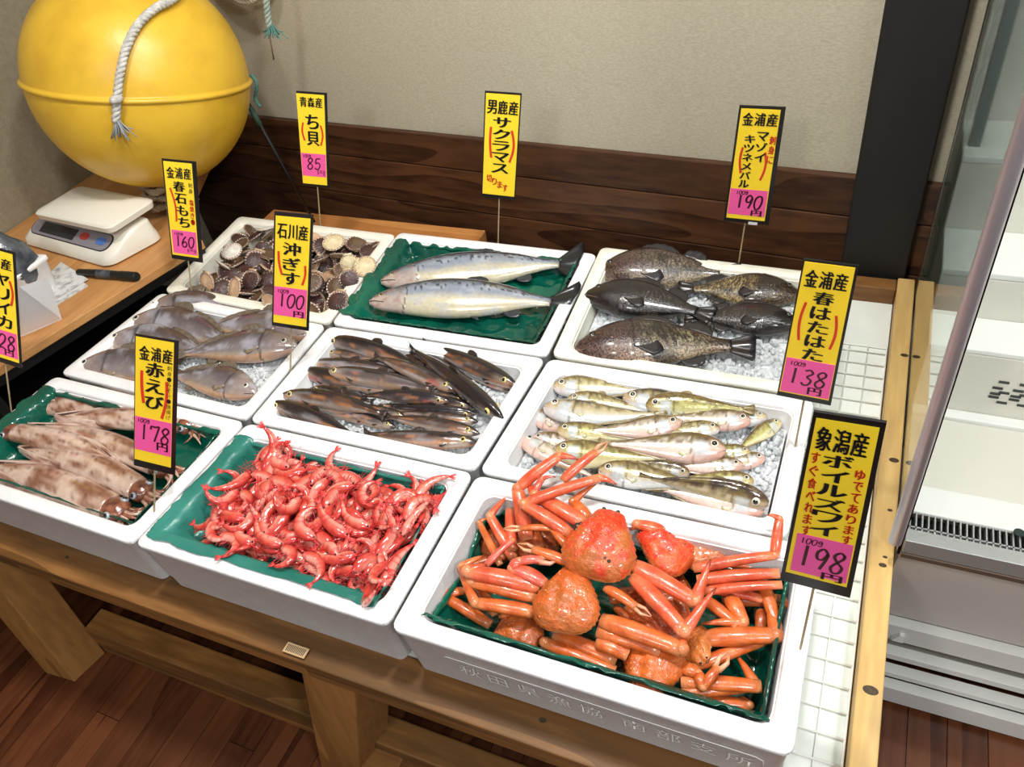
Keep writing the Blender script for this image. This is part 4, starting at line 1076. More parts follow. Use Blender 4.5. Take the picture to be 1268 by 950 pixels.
def col_rock(s, ca, sa, seed):
    k = ca * 0.5 + 0.5
    if seed in (1, 4): base = lin(34, 31, 33); sp = lin(84, 78, 70); bel = lin(60, 54, 54)
    elif seed == 3: base = lin(92, 74, 52); sp = lin(204, 184, 130); bel = lin(150, 130, 96)
    elif seed == 0: base = lin(94, 80, 72); sp = lin(158, 144, 120); bel = lin(172, 156, 128)
    else: base = lin(70, 58, 56); sp = lin(176, 172, 136); bel = lin(182, 156, 134)
    c = mixc(bel, base, sstep(0.12, 0.45, k + 0.1 * fbm((s * 6, ca * 2, seed))))
    n = noise.noise(Vector((s * 90, ca * 22, sa * 16 + seed * 5)))
    zone = sstep(0.30, 0.5, s) * sstep(0.95, 0.6, s) * sstep(0.95, 0.6, k)
    if n > 0.05 and zone > 0: c = mixc(c, sp, 0.75 * zone)
    c = mixc(c, lin(26, 22, 24), 0.75 * sstep(-0.1, 0.4, fbm((s * 5, ca * 2.4, seed * 3.1))))
    c = mixc(c, lin(92, 58, 54) if seed in (0, 2) else lin(40, 30, 32), 0.5 * sstep(0.42, 0.2, s))
    if abs(s - 0.31 - 0.02 * (1 - ca * ca)) < 0.005: c = mixc(c, lin(20, 16, 18), 0.6)
    return c
species('rock', prof=[(0, .012, .014, .012), (.02, .036, .040, .03), (.07, .066, .068, .05), (.14, .098, .092, .075), (.22, .122, .112, .09), (.32, .138, .125, .094), (.44, .134, .120, .082), (.56, .108, .096, .062), (.68, .072, .066, .04), (.78, .046, .044, .024), (.84, .042, .040, .018), (.9, .04, .04, .014)],
        res=(90, 36), body_end=0.86, gill=0.31, color=col_rock, mat=M_rockskin, eye=(.105, 30, .026), iris=M_iris_d, fat=1.32, roll=14, tail=(0.38, .16, 0.05), mouth=0.11, lip=0.006, lipc=(0.1, 0.05, 0.045, 1), fincol=lin(40, 36, 38), spiny=True,
        fins=[('dorsal_fin', .30, .58, 1, .055, .45), ('soft_dorsal_fin', .59, .76, 1, .075, .7), ('anal_fin', .58, .72, -1, .07, .9)], pect=(.33, -22, .17, .07), pectcol=lin(40, 36, 40))
def col_croak(s, ca, sa, seed):
    k = ca * 0.5 + 0.5
    c = mixc(lin(206, 186, 156), lin(136, 126, 130), sstep(0.08, 0.36, k)); c = mixc(c, lin(82, 70, 74), sstep(0.45, 0.85, k))
    c = mixc(c, lin(92, 78, 76), 0.45 * sstep(-0.2, 0.5, fbm((s * 9, ca * 2, seed * 1.3))))
    c = mixc(c, lin(190, 168, 158), 0.55 * sstep(0.28, 0.12, s))
    c = mixc(c, lin(206, 210, 226), 0.45 * sstep(0.1, 0.5, fbm((s * 7 + 3, ca * 1.5, seed * 2.3))))
    if k < 0.15: c = mixc(c, lin(214, 150, 110), 0.5)
    if abs(s - 0.24 - 0.02 * (1 - ca * ca)) < 0.008: c = mixc(c, lin(70, 60, 62), 0.8)
    c = mixc(c, lin(46, 44, 56), exp(-((s - 0.252) / 0.014) ** 2 - ((ca - 0.45) / 0.16) ** 2))
    return c
species('croaker', prof=[(0, .016, .014, .014), (.02, .040, .034, .028), (.07, .066, .056, .042), (.15, .098, .080, .058), (.24, .122, .096, .066), (.34, .130, .102, .066), (.46, .116, .096, .058), (.58, .088, .078, .045), (.70, .056, .052, .03), (.80, .034, .032, .018), (.86, .028, .027, .013), (.9, .027, .027, .01)],
        res=(60, 26), body_end=0.87, gill=0.24, color=col_croak, eye=(.09, 20, .022), fat=1.2, tail=(0.30, .14, -0.15), mouth=0.07, fincol=lin(120, 106, 90), spiny=True,
        fins=[('dorsal_fin', .28, .46, 1, .06, .6), ('soft_dorsal_fin', .47, .78, 1, .035, .6), ('anal_fin', .60, .68, -1, .05, 1.0)], pect=(.26, -15, .12, .024), pectcol=lin(150, 132, 110))
def col_smelt(s, ca, sa, seed):
    k = ca * 0.5 + 0.5; d = (seed * 0.37) % 1
    back = lin(34, 24, 26); side = mixc(lin(96, 68, 52), lin(98, 88, 88), d); belly = mixc(lin(176, 164, 158), lin(166, 132, 104), (seed * 0.61) % 1)
    c = mixc(belly, side, sstep(0.10, 0.38, k)); c = mixc(c, back, sstep(0.45, 0.72, k + 0.06 * fbm((s * 14, ca, seed))))
    if seed % 3 == 0: c = mixc(c, lin(44, 36, 38), 0.5)
    if 0.40 < k < 0.50 and s > .2: c = mixc(c, lin(226, 176, 120), 0.5)
    c = mixc(c, lin(196, 176, 160), 0.5 * sstep(0.24, 0.12, s) * sstep(0.75, 0.5, k)); c = mixc(c, lin(214, 214, 222), 0.35 * sstep(0.1, 0.5, fbm((s * 3 + seed, ca * 6, seed * 1.9))) * sstep(0.8, 0.55, k))
    c = mixc(c, lin(20, 16, 18), 0.85 * sstep(0.075, 0.04, s + 0.01 * fbm((ca * 4, seed, 0))))
    c = mixc(c, lin(206, 136, 84), 0.6 * sstep(0.1, 0.45, fbm((s * 5 + seed * 2, ca * 5, seed * 0.7))) * sstep(0.75, 0.5, k))
    if s > 0.8: c = mixc(c, lin(40, 32, 32), 0.6)
    if seed % 4 == 1 and 0.14 < s < 0.28 and k < 0.5: c = mixc(c, lin(196, 96, 90), 0.5)
    return c
species('smelt', prof=[(0, .006, .008, .006), (.03, .020, .022, .018), (.08, .036, .036, .032), (.15, .048, .048, .042), (.25, .056, .060, .048), (.40, .058, .064, .050), (.55, .052, .058, .044), (.70, .040, .042, .032), (.80, .028, .028, .022), (.88, .02, .02, .013), (.92, .02, .02, .01)],
        res=(40, 20), body_end=0.9, gill=0.2, color=col_smelt, eye=(.105, 6, .023), iris=M_iris_y, fat=1.24, roll=22, tail=(0.45, .09, 0.4), mouth=0.05, fincol=lin(60, 48, 44),
        fins=[('dorsal_fin', .42, .52, 1, .045, .9)], pect=(.22, -40, .07, .012))
def col_sand(s, ca, sa, seed):
    k = ca * 0.5 + 0.5; v = seed % 5
    back = lin(108, 88, 50) if v != 2 else lin(66, 54, 42)
    side = [lin(206, 196, 150), lin(222, 210, 196), lin(200, 186, 150), lin(196, 190, 120), lin(226, 206, 196)][v]
    belly = [lin(232, 232, 232), lin(236, 220, 214), lin(222, 226, 226), lin(232, 222, 180), lin(240, 216, 206)][v]
    c = mixc(belly, side, sstep(0.15, 0.4, k)); c = mixc(c, back, sstep(0.58, 0.82, k + 0.16 * fbm((s * 16, ca * 2, seed))))
    if k > 0.5: c = mixc(c, lin(60, 46, 30), 0.6 * sstep(0.05, 0.35, fbm((s * 24, ca * 4, seed + 7))))
    c = mixc(c, lin(224, 150, 130), (0.5 if k < 0.7 else 0.2) * sstep(0.2, 0.06, s) * (0.4 + 0.6 * (v in (1, 4))))
    c = mixc(c, lin(150, 130, 66), 0.5 * sstep(0.0, 0.4, fbm((s * 12, ca * 3, seed + 17))) * sstep(0.3, 0.5, k))
    if 0.13 < s < 0.235 and 0.15 < k < 0.62: c = mixc(c, lin(206, 216, 222), 0.75)
    if abs(s - 0.235 - 0.02 * (1 - ca * ca)) < 0.008: c = mixc(c, lin(90, 76, 56), 0.7)
    if k < 0.2 and v in (1, 4): c = mixc(c, lin(228, 160, 130), 0.4)
    if 0.46 < k < 0.52 and s > 0.3: c = mixc(c, lin(234, 176, 140), 0.35)
    return c
species('sand', prof=[(0, .014, .018, .014), (.02, .036, .040, .03), (.06, .056, .058, .046), (.13, .074, .076, .056), (.22, .084, .090, .060), (.32, .084, .092, .056), (.44, .072, .078, .046), (.56, .054, .058, .034), (.68, .038, .040, .024), (.78, .026, .028, .016), (.86, .022, .022, .011), (.9, .022, .022, .01)],
        res=(48, 22), body_end=0.88, gill=0.235, color=col_sand, eye=(.088, 14, .034), fat=1.48, roll=20, tail=(0.30, .12, 0.0), mouth=0.06, lip=0.004, lipc=(0.25, 0.12, 0.1, 1), fincol=lin(150, 130, 84),
        fins=[('dorsal_fin', .32, .42, 1, .035, .7), ('anal_fin', .40, .80, -1, .026, .7)], pect=(.25, -28, .11, .035), pectcol=lin(206, 200, 160))

make_fish('salmon', (472, 349), (724, 326), -0.002, 'silver salmon lying behind the other one, near the back rim', 'two salmon on the green film', up=1, bend=0.035, th=-0.004)
make_fish('salmon', (458, 374), (714, 378), 0.004, 'silver salmon in front of the other one, its belly towards the front rim', 'two salmon on the green film', up=1, bend=0.045, th=0.0, seed=1)
RG = 'dark rockfish on ice'
make_fish('rock', (738, 338), (918, 340), -0.022, 'grey brown mottled rockfish at the back left of the ivory box', RG, seed=0, bend=0.03, roll=12, th=-0.01)
make_fish('rock', (992, 366), (838, 358), -0.020, 'gold speckled rockfish with its head to the right, back right of the ivory box', RG, seed=3, bend=0.03)
make_fish('rock', (990, 402), (846, 392), -0.012, 'plain black rockfish with its head to the right, below the gold speckled one', RG, seed=4, bend=0.03)
make_fish('rock', (724, 366), (885, 392), -0.004, 'black rockfish in the middle left with its head over the box edge', RG, seed=1, bend=0.05)
make_fish('rock', (712, 432), (938, 430), -0.002, 'largest rockfish at the front left, brown head and pale speckled flank', RG, seed=2, bend=0.03, th=-0.012, hscale=0.95)
CG = 'grey croakers on ice'
make_fish('croaker', (179, 386), (330, 392), -0.022, 'croaker furthest back with raised spiny fin, head to the left', CG, seed=0, bend=0.05)
make_fish('croaker', (158, 402), (300, 432), -0.016, 'second croaker from the back among those with heads to the left', CG, seed=1, bend=0.06)
make_fish('croaker', (132, 424), (275, 446), -0.018, 'third croaker from the back among those with heads to the left', CG, seed=2, bend=0.05)
make_fish('croaker', (94, 457), (250, 468), -0.018, 'front left croaker with a yellowish belly, head at the left corner', CG, seed=3, bend=0.03)
make_fish('croaker', (385, 414), (236, 405), -0.010, 'croaker with its head to the right under the card reading 100', CG, seed=4, bend=0.04)
make_fish('croaker', (368, 430), (208, 440), -0.006, 'croaker with its head to the right just below the card reading 100', CG, seed=5, bend=0.03)
make_fish('croaker', (317, 488), (196, 462), -0.008, 'front croaker with its head to the right and a white face', CG, seed=6, bend=0.03)
SG = 'slim dark smelts on ice'
def sm(hx, hy, tx, ty, h, label, **k):
    make_fish('smelt', (320 + hx / 3.522, 390 + hy / 3.522), (320 + tx / 3.522, 390 + ty / 3.522), h, label, SG, **k)
sm(1175, 245, 760, 160, -0.030, 'pale bellied smelt with a red cheek at the back right corner', seed=1, bend=0.01)
sm(345, 90, 760, 130, -0.026, 'dark smelt lying along the back rim, head to the left', seed=3, bend=0.02, roll=40)
sm(290, 165, 640, 200, -0.026, 'smelt with its snout left, third from the back left', seed=4, bend=0.0)
sm(1095, 330, 800, 190, -0.024, 'smelt with a yellow eye below the one with crossed tail, right side', seed=5, bend=0.02)
sm(285, 110, 740, 250, -0.014, 'smelt with a white shining flank from the back left corner to the middle', seed=2, bend=0.05, roll=25)
sm(205, 215, 640, 250, -0.020, 'smelt with its head at the left rim above the dark snouted one', seed=7, bend=0.03)
sm(170, 240, 640, 320, -0.018, 'dark snouted smelt at the left rim', seed=9, bend=-0.02, roll=30)
sm(600, 492, 300, 400, -0.024, 'pinkish smelt with its head in the middle of the front row', seed=8, bend=0.0)
sm(130, 375, 560, 450, -0.020, 'smelt showing a white stripe along its flank, front left', seed=10, bend=0.03, roll=-15)
sm(935, 405, 560, 350, -0.020, 'narrow greenish smelt near the right middle', seed=11, bend=0.02, roll=30)
sm(950, 432, 560, 400, -0.018, 'dark smelt directly below the narrow greenish one', seed=12, bend=0.0, roll=50)
sm(905, 385, 590, 290, -0.020, 'smelt with a pink belly behind the long crossing one', seed=13, bend=0.0)
sm(958, 466, 560, 425, -0.020, 'smelt with a small round eye, third from the front right', seed=14, bend=0.0)
sm(285, 248, 800, 335, -0.008, 'smelt with a pale eye in the left middle, coppery side', seed=16, bend=0.02)
sm(860, 335, 480, 175, -0.008, 'coppery smelt with a big eye in the upper middle, head to the right', seed=17, bend=0.03)
sm(1130, 315, 690, 120, -0.010, 'dark smelt reaching to the right rim with a black ragged snout', seed=15, bend=0.02, roll=20)
sm(90, 352, 575, 450, -0.006, 'bent smelt with a coppery side, second from the front left', seed=19, bend=0.06, roll=10)
sm(45, 385, 450, 545, -0.010, 'smelt furthest to the front left, dark from snout to tail', seed=18, bend=0.03, roll=30)
sm(835, 380, 425, 355, -0.004, 'arched dark smelt across the centre of the heap', seed=21, bend=0.05, roll=35)
sm(965, 518, 530, 440, -0.012, 'smelt with a silver cheek, second from the front right', seed=20, bend=0.01)
sm(955, 556, 430, 515, -0.018, 'smelt at the very front right with a silver cheek and pale belly', seed=22, bend=-0.01)
sm(520, 475, 250, 415, -0.026, 'smelt lying low between the two front left ones', seed=37, bend=0.02)
sm(330, 130, 620, 165, -0.018, 'smelt just below the back rim one, head to the left', seed=40, bend=0.02, roll=20)
sm(640, 445, 400, 385, -0.016, 'smelt in the centre front with a coppery tail half', seed=43, bend=0.01)
sm(225, 320, 520, 385, -0.016, 'smelt between the pale eyed one and the bent one at the left', seed=44, bend=0.02, roll=15)
sm(780, 300, 560, 180, -0.012, 'smelt alongside the coppery one in the upper middle', seed=45, bend=0.02, roll=25)
sm(430, 205, 700, 255, -0.024, 'smelt in the left centre beneath the white flanked one', seed=35, bend=0.02)
sm(860, 250, 520, 120, -0.022, 'dark smelt beneath the longest black one, back centre', seed=36, bend=0.02, roll=20)
sm(1010, 250, 700, 150, -0.028, 'smelt under the one with the ragged snout, back right', seed=39, bend=0.02)
sm(560, 330, 300, 300, -0.022, 'smelt in the left centre below the coppery one', seed=34, bend=0.02)
sm(520, 400, 800, 440, -0.024, 'dark smelt low between the front right rows', seed=42, bend=0.02)
sm(560, 138, 350, 78, -0.034, 'short visible smelt tail piece under the back rim fish', seed=30, bend=0.01)
sm(800, 345, 480, 262, -0.030, 'smelt deep in the centre of the heap, head to the right', seed=31, bend=0.01)
sm(240, 292, 520, 330, -0.032, 'smelt deep at the left, just under the dark snouted one', seed=33, bend=0.0)
sm(690, 235, 440, 150, -0.030, 'smelt deep at the back between the crossing ones', seed=32, bend=0.0, roll=20)
sm(1068, 452, 640, 130, 0.000, 'longest black smelt lying over the others towards the right rim', seed=24, bend=0.01, roll=60)
DG = 'sandfish on ice'
def sd(hx, hy, tx, ty, h, label, **k):
    make_fish('sand', (620 + hx / 3.337, 430 + hy / 3.337), (620 + tx / 3.337, 430 + ty / 3.337), h, label, DG, **k)
sd(270, 98, 600, 165, -0.032, 'sandfish furthest back left with only its head showing', seed=1, bend=0.0)
sd(115, 278, 430, 400, -0.030, 'pink cheeked sandfish at the left rim', seed=4, bend=0.04)
sd(1112, 236, 760, 205, -0.030, 'sandfish with its head at the back right corner', seed=0, bend=0.01)
sd(130, 376, 440, 440, -0.028, 'dark backed pink sandfish at the left, above the white bellied one', seed=9, bend=0.03)
sd(85, 382, 420, 560, -0.030, 'white bellied sandfish at the front left corner', seed=6, bend=0.02, roll=-30)
sd(1155, 305, 960, 440, -0.028, 'yellowish sandfish slanting down at the right side', seed=8, bend=0.02)
sd(1100, 288, 760, 300, -0.026, 'sandfish half hidden behind another, right end of the middle', seed=5, bend=0.0)
sd(1092, 455, 800, 505, -0.030, 'pinkish sandfish low at the right side', seed=11, bend=0.0)
sd(1035, 435, 740, 440, -0.024, 'green eyed sandfish behind the big white one, right side', seed=3, bend=0.02)
sd(218, 162, 640, 190, -0.018, 'sandfish with a yellow fin, second from the back left', seed=15, bend=0.03)
sd(275, 216, 640, 270, -0.018, 'sandfish with a big silver cheek, third from the back left', seed=20, bend=0.03)
sd(662, 196, 330, 120, -0.022, 'sandfish with its head turned right, upper middle', seed=10, bend=0.0)
sd(505, 212, 1000, 262, -0.016, 'sandfish with its round eye in the very middle of the upper row', seed=7, bend=0.0)
sd(600, 238, 1060, 262, -0.008, 'olive and yellow sandfish with its eye left, upper right', seed=13, bend=0.02, roll=20)
sd(1035, 303, 640, 285, -0.012, 'white sandfish with its red snout right, middle right', seed=16, bend=-0.01)
sd(180, 246, 700, 270, -0.008, 'sandfish with a dark brown underside line, fourth from the back left', seed=12, bend=-0.05, roll=-20)
sd(235, 342, 600, 390, -0.014, 'sandfish with an orange face at the left middle', seed=23, bend=0.03)
sd(905, 335, 560, 375, -0.012, 'sandfish with a dark eye above the big white one', seed=25, bend=0.02)
sd(748, 312, 330, 340, -0.006, 'sandfish with a red snout pointing right in the centre', seed=26, bend=-0.04)
sd(222, 422, 700, 462, -0.012, 'sandfish with a brown head and a bluish white eye, lower left', seed=33, bend=-0.02)
sd(1002, 488, 660, 500, -0.018, 'silvery sandfish below the big white one', seed=21, bend=0.01)
sd(780, 522, 480, 470, -0.014, 'black headed sandfish with a white eye in the lower middle', seed=2, bend=0.01, roll=25)
sd(1046, 555, 700, 545, -0.020, 'yellow green sandfish second from the front right', seed=28, bend=0.02)
sd(932, 425, 390, 398, -0.002, 'biggest white sandfish across the middle, head to the right', seed=36, bend=0.01)
sd(405, 508, 880, 590, -0.012, 'sandfish with striped fins at the front left, head to the left', seed=30, bend=0.02)
sd(1090, 672, 620, 575, -0.020, 'pink white sandfish at the very front right', seed=41, bend=-0.01)
sd(1108, 645, 560, 535, -0.006, 'long brown backed sandfish at the front, dark snout right', seed=22, bend=0.02, roll=55)
# ------------------------------------------------------------------ squid
M_squid = mat('wet_squid_skin', (1, 1, 1, 1), (0.86, 0.8, 0.78, 1), rough=0.18, scale=60, bump=0.2, bscale=120, attr='col', coat=0.9, sub=0.12)
M_squidhead = mat('wet_squid_head', hexc(150, 90, 66), hexc(90, 48, 38), rough=0.15, scale=70, bump=0.4, bscale=120, coat=0.9)
M_sqeye = mat('squid_eye', hexc(150, 158, 166), rough=0.12, coat=0.9)
def squid(tip, neck, headp, h, label, seed=0, wid=0.034, fin_up=1, hh=None, bend=0.0, fin=(0.05, 0.5), finw=0.9, arms=True, htip=None):
    "mantle from its pointed tip to the neck; the head lies beyond the neck"
    A = P(tip[0], tip[1], h if htip is None else htip); B = P(neck[0], neck[1], h); Hp = P(headp[0], headp[1], h if hh is None else hh); Hp = Hp - (Hp - B).normalized() * 0.006
    root = thing('squid', label, 'squid', tuple((A + B) / 2 - Vector((0, 0, 0.02))), 'squid on green film')
    L = (B - A).length; t0 = (B - A).normalized(); pr = Vector((-t0.y, t0.x, 0)).normalized()
    def C(s): return A * (1 - s) + B * s + pr * bend * L * 4 * s * (1 - s)
    prof = [(0, .05), (.06, .22), (.16, .48), (.3, .78), (.45, .96), (.6, 1.0), (.75, .97), (.88, .90), (.96, .86), (1.0, .80)]
    NR, NA = 44, 28; rings = []; cs = []
    for i in range(NR + 1):
        s = i / NR; w = crm(prof, s)[0] * wid
        for j in range(NA):
            a = 2 * pi * j / NA
            n1 = fbm((s * 5 + seed * 3, cos(a) * 1.4, sin(a) * 1.4)); n2 = noise.noise(Vector((s * 38 + seed, cos(a) * 7, sin(a) * 7)))
            c = mixc(lin(212, 188, 172), lin(164, 122, 100), sstep(-0.35, 0.45, n1 + 0.25 * cos(a)))
            c = mixc(c, lin(116, 68, 48), 0.65 * sstep(0.05, 0.6, n1 + 0.4 * n2)); c = mixc(c, lin(96, 52, 44), 0.6 * sstep(0.35, 0.55, n2))
            cs.append(c)
        r = [C(s) + pr * (w * cos(2 * pi * j / NA) * (1 + 0.05 * fbm((s * 6, j * .2, seed)))) + Vector((0, 0, 1)) * (w * 0.62 * sin(2 * pi * j / NA)) for j in range(NA)]
        rings.append(r)
    m = MB(); m.loft(rings, c=cs); m.build('mantle', M_squid, root)
    # fins: two rounded rhombic flaps from the tip part
    for sg in (1, -1):
        m = MB(); vs = []; cc = []; n = 22; k = 8
        for i in range(n + 1):
            u = i / n; s = lerp(0.0, fin[1], u); w = crm(prof, s)[0] * wid
            ext = finw * wid * 1.15 * sin(pi * u) ** 0.8 * (1 if sg == fin_up else 0.75)
            for j in range(k + 1):
                q = j / k
                vs.append(C(s) + pr * sg * (w * 0.7 + ext * q) + t0 * (-0.01 * q) + Vector((0, 0, 0.62 * wid * 0.5 * (1 - q) - 0.3 * wid * q * q + 0.0035 * sin(u * 9 + seed) * q)))
                n1 = fbm((u * 3 + seed, q * 2, sg)); cc.append(mixc(lin(220, 196, 182), lin(150, 104, 84), sstep(-0.2, 0.6, n1)))
        m.add(vs, [(i * (k + 1) + j, (i + 1) * (k + 1) + j, (i + 1) * (k + 1) + j + 1, i * (k + 1) + j + 1) for i in range(n) for j in range(k)], cc)
        o = m.build('fin', M_squid, root); so = o.modifiers.new('thickness', 'SOLIDIFY'); so.thickness = 0.003; so.offset = 0
    # head
    dh = (Hp - B).normalized(); ph = Vector((-dh.y, dh.x, 0)).normalized(); hl = (Hp - B).length
    m = MB(); rings = []
    for i in range(12):
        u = i / 11; w = wid * (0.62 + 0.16 * sin(pi * u)) * (1 if u < 0.9 else 0.8)
        c = B + dh * (u * hl - 0.006)
        rings.append([c + ph * w * cos(2 * pi * j / 18) + Vector((0, 0, 1)) * w * 0.72 * sin(2 * pi * j / 18) for j in range(18)])
    m.loft(rings); m.build('head', M_squidhead, root)
    for sg in (1, -1):
        p = B + dh * hl * 0.5 + ph * sg * wid * 0.60 + Vector((0, 0, wid * 0.30)); nrm = (ph * sg * 0.7 + Vector((0, 0, 0.9)) ).normalized(); R3 = nrm.to_track_quat('Z', 'Y').to_matrix()
        m = MB(); m.ball(p, wid * 0.23, 16, 8, sc=(1.15, 1, 0.65), rot=R3); e = m.build('eye', M_sqeye, root)
        m = MB(); m.ball(p + nrm * wid * 0.075, wid * 0.15, 12, 6, sc=(1.3, 1, 0.7), rot=R3); m.build('pupil', M_pupil, e)
    if arms:
        rnd = random.Random(seed)
        for i in range(8):
            k = -1 + 2 * i / 7; p = Hp + ph * k * wid * 0.45 + Vector((0, 0, wid * 0.2 * cos(k * 1.5)))
            al = 0.028 + 0.014 * rnd.random(); pts = []; cu = rnd.uniform(-0.5, 0.5) + k * 0.6
            for j in range(8):
                u = j / 7; pts.append(p + (dh * cos(cu * u * 1.6) + ph * sin(cu * u * 1.6)) * al * u - Vector((0, 0, 0.006 * u * u)))
            m = MB(); m.tube(pts, [wid * 0.17 * (1 - 0.8 * j / 7) for j in range(8)], 8); m.build('arm', M_squidhead if i % 2 else M_squidarm, root)
    return root
M_squidarm = mat('pale_squid_arm', hexc(206, 176, 156), hexc(150, 104, 84), rough=0.18, scale=50, coat=0.8)
def sq_(c): return (c[0] / 3.52, 450 + c[1] / 3.52)
squid(sq_((620, 190)), sq_((185, 185)), sq_((130, 200)), -0.030, 'squid at the back with its head to the left and a fin lobe standing up', seed=1, wid=0.031, fin_up=1, bend=-0.01, fin=(0, 0.55), finw=1.2)
squid(sq_((250, 235)), sq_((800, 262)), sq_((860, 290)), -0.018, 'squid with a dark eye at the back right corner and a curled pale arm', seed=2, wid=0.029, bend=0.02, finw=0.5)
squid(sq_((130, 275)), sq_((680, 440)), sq_((760, 480)), -0.022, 'squid lying in the middle, its reddish head under the price card', seed=3, wid=0.030, bend=0.03, finw=0.6)
squid(sq_((500, 420)), sq_((70, 300)), sq_((0, 300)), -0.012, 'squid with its dark head at the left edge and a pointed pale fin', seed=4, wid=0.028, bend=-0.02, fin=(0, 0.62), finw=0.9, fin_up=1)
squid(sq_((90, 375)), sq_((600, 545)), sq_((660, 585)), -0.014, 'squid with a shiny brown head and black eye left of the skewer', seed=5, wid=0.030, bend=0.04, fin=(0, 0.45), finw=0.4, htip=-0.02)
squid(sq_((-60, 440)), sq_((480, 625)), sq_((560, 670)), -0.020, 'front squid with a fin flap and a dark brown head near the front rim', seed=6, wid=0.034, bend=0.02, fin=(0.1, 0.72), finw=0.75, fin_up=-1)

# ------------------------------------------------------------------ shrimp
M_shrimp = mat('wet_pink_shrimp', (1, 1, 1, 1), (0.86, 0.72, 0.7, 1), rough=0.2, scale=90, bump=0.1, bscale=200, attr='col', coat=0.8, sub=0.08)
M_shrimpred = mat('red_shrimp_limbs', hexc(214, 62, 62), rough=0.3, coat=0.4)
def shrimp_proto(curl, seed, rare=0):
    rnd = random.Random(seed)
    root = thing('shrimp', 'raw red shrimp in the heap on teal film, front middle box', 'shrimp', (0, 0, 0), 'red shrimp heap')
    L = 0.088
    # spine: head straight, abdomen curling
    pts = []; ang = 0.0; p = Vector((-0.02, 0, 0)); N = 26; tot = 0.084
    for i in range(N + 1):
        u = i / N; pts.append(p.copy())
        if u > 0.3: ang += curl / (N * 0.7)
        p = p + Vector((cos(ang), -sin(ang), 0)) * tot / N
    prof = [(0, .0022), (.06, .0048), (.16, .0072), (.28, .0078), (.36, .0070), (.5, .0064), (.65, .0054), (.8, .0040), (.92, .0028), (1, .0018)]
    rings = []; cs = []; NA = 12
    for i in range(N + 1):
        u = i / N; t = (pts[min(i + 1, N)] - pts[max(i - 1, 0)]).normalized(); b = Vector((-t.y, t.x, 0)); w = crm(prof, u)[0] * 1.2
        seg = (u - 0.34) * 9.5; f_ = seg - math.floor(seg); k = 1.0 + (0.08 * (1 - f_) if u > 0.34 else 0)
        for j in range(NA):
            a = 2 * pi * j / NA; dors = cos(a)
            c = mixc(lin(226, 118, 98), lin(198, 62, 52), sstep(-0.5, 0.8, dors + 0.6 * fbm((u * 8, a, seed))))
            c = mixc(c, lin(242, 186, 172), 0.6 * sstep(0.1, -0.7, dors)) ; 
            if u > 0.34 and f_ > 0.80: c = mixc(c, lin(190, 40, 44), 0.6)
            if u < 0.16: c = mixc(c, lin(198, 40, 48), 0.5)
            if u > 0.9: c = mixc(c, lin(196, 36, 44), 0.6)
            cs.append(c)
        rings.append([pts[i] + b * (w * 1.15 * k * cos(2 * pi * j / NA)) + Vector((0, 0, 1)) * (w * 0.85 * k * sin(2 * pi * j / NA)) for j in range(NA)])
    m = MB(); m.loft(rings, c=cs); m.build('body', M_shrimp, root, world=False)
    # tail fan
    t = (pts[-1] - pts[-2]).normalized(); b = Vector((-t.y, t.x, 0)); m = MB()
    for k in (-1, -0.45, 0.45, 1):
        d = (t + b * k * 0.55).normalized(); m.tube([pts[-1], pts[-1] + d * 0.006, pts[-1] + d * 0.013], [0.0012, 0.0020, 0.0008], 6, flat=0.4, up=(0, 0, 1))
    m.build('tail_fan', M_shrimpred, root, world=False)
    # legs, feelers, rostrum
    m = MB()
    for i in range(9):
        u = 0.12 + 0.06 * i + (0.03 if i > 4 else 0); q = pts[int(u * N)]; t = (pts[int(u * N) + 1] - q).normalized(); b = Vector((t.y, -t.x, 0))
        ln = 0.012 if i > 4 else 0.020
        m.tube([q + b * 0.004, q + b * (0.004 + ln * 0.5) - t * 0.004 * rnd.random() + Vector((0, 0, rnd.uniform(-.003, .003))), q + b * (0.002 + ln) - t * (0.008 * rnd.random() + 0.002) + Vector((0, 0, rnd.uniform(-.005, .004)))], [0.0010, 0.0008, 0.0004], 4)
    m.build('legs', M_shrimpred, root, world=False)
    m = MB()
    h = pts[0]
    for i in range(5):
        a = rnd.uniform(-0.9, 0.9); l = rnd.uniform(0.02, 0.045); q = [h]
        d = Vector((-cos(a), sin(a), rnd.uniform(-0.1, 0.25))); c_ = rnd.uniform(-1, 1)
        for j in range(1, 5): q.append(h + d * l * j / 4 + Vector((0, c_ * 0.014 * (j / 4) ** 2, -0.004 * (j / 4) ** 2)))
        m.tube(q, [0.0007, 0.0005, 0.0004, 0.0003, 0.0002], 3)
    m.tube([h + Vector((0.004, 0.003, 0)), h + Vector((-0.016, 0.005, 0))], [0.0016, 0.0003], 5)
    m.build('feelers', M_shrimpred, root, world=False)
    m = MB(); m.ball(h + Vector((0.002, -0.001, 0.0042)), 0.0018, 8, 5); m.ball(h + Vector((0.002, -0.001, -0.0042)), 0.0018, 8, 5); m.build('eyes', M_pupil, root, world=False)
    return root
protos = [shrimp_proto(c, i) for i, c in enumerate((1.2, 1.9, 2.6, 3.1, 0.7, 2.2, -2.4, -1.5))]
rnd = random.Random(11)
q4 = [P(u, v, 0) for u, v in ((224, 660), (478, 742), (560, 612), (318, 548))]
used = [False] * len(protos)
spots = []
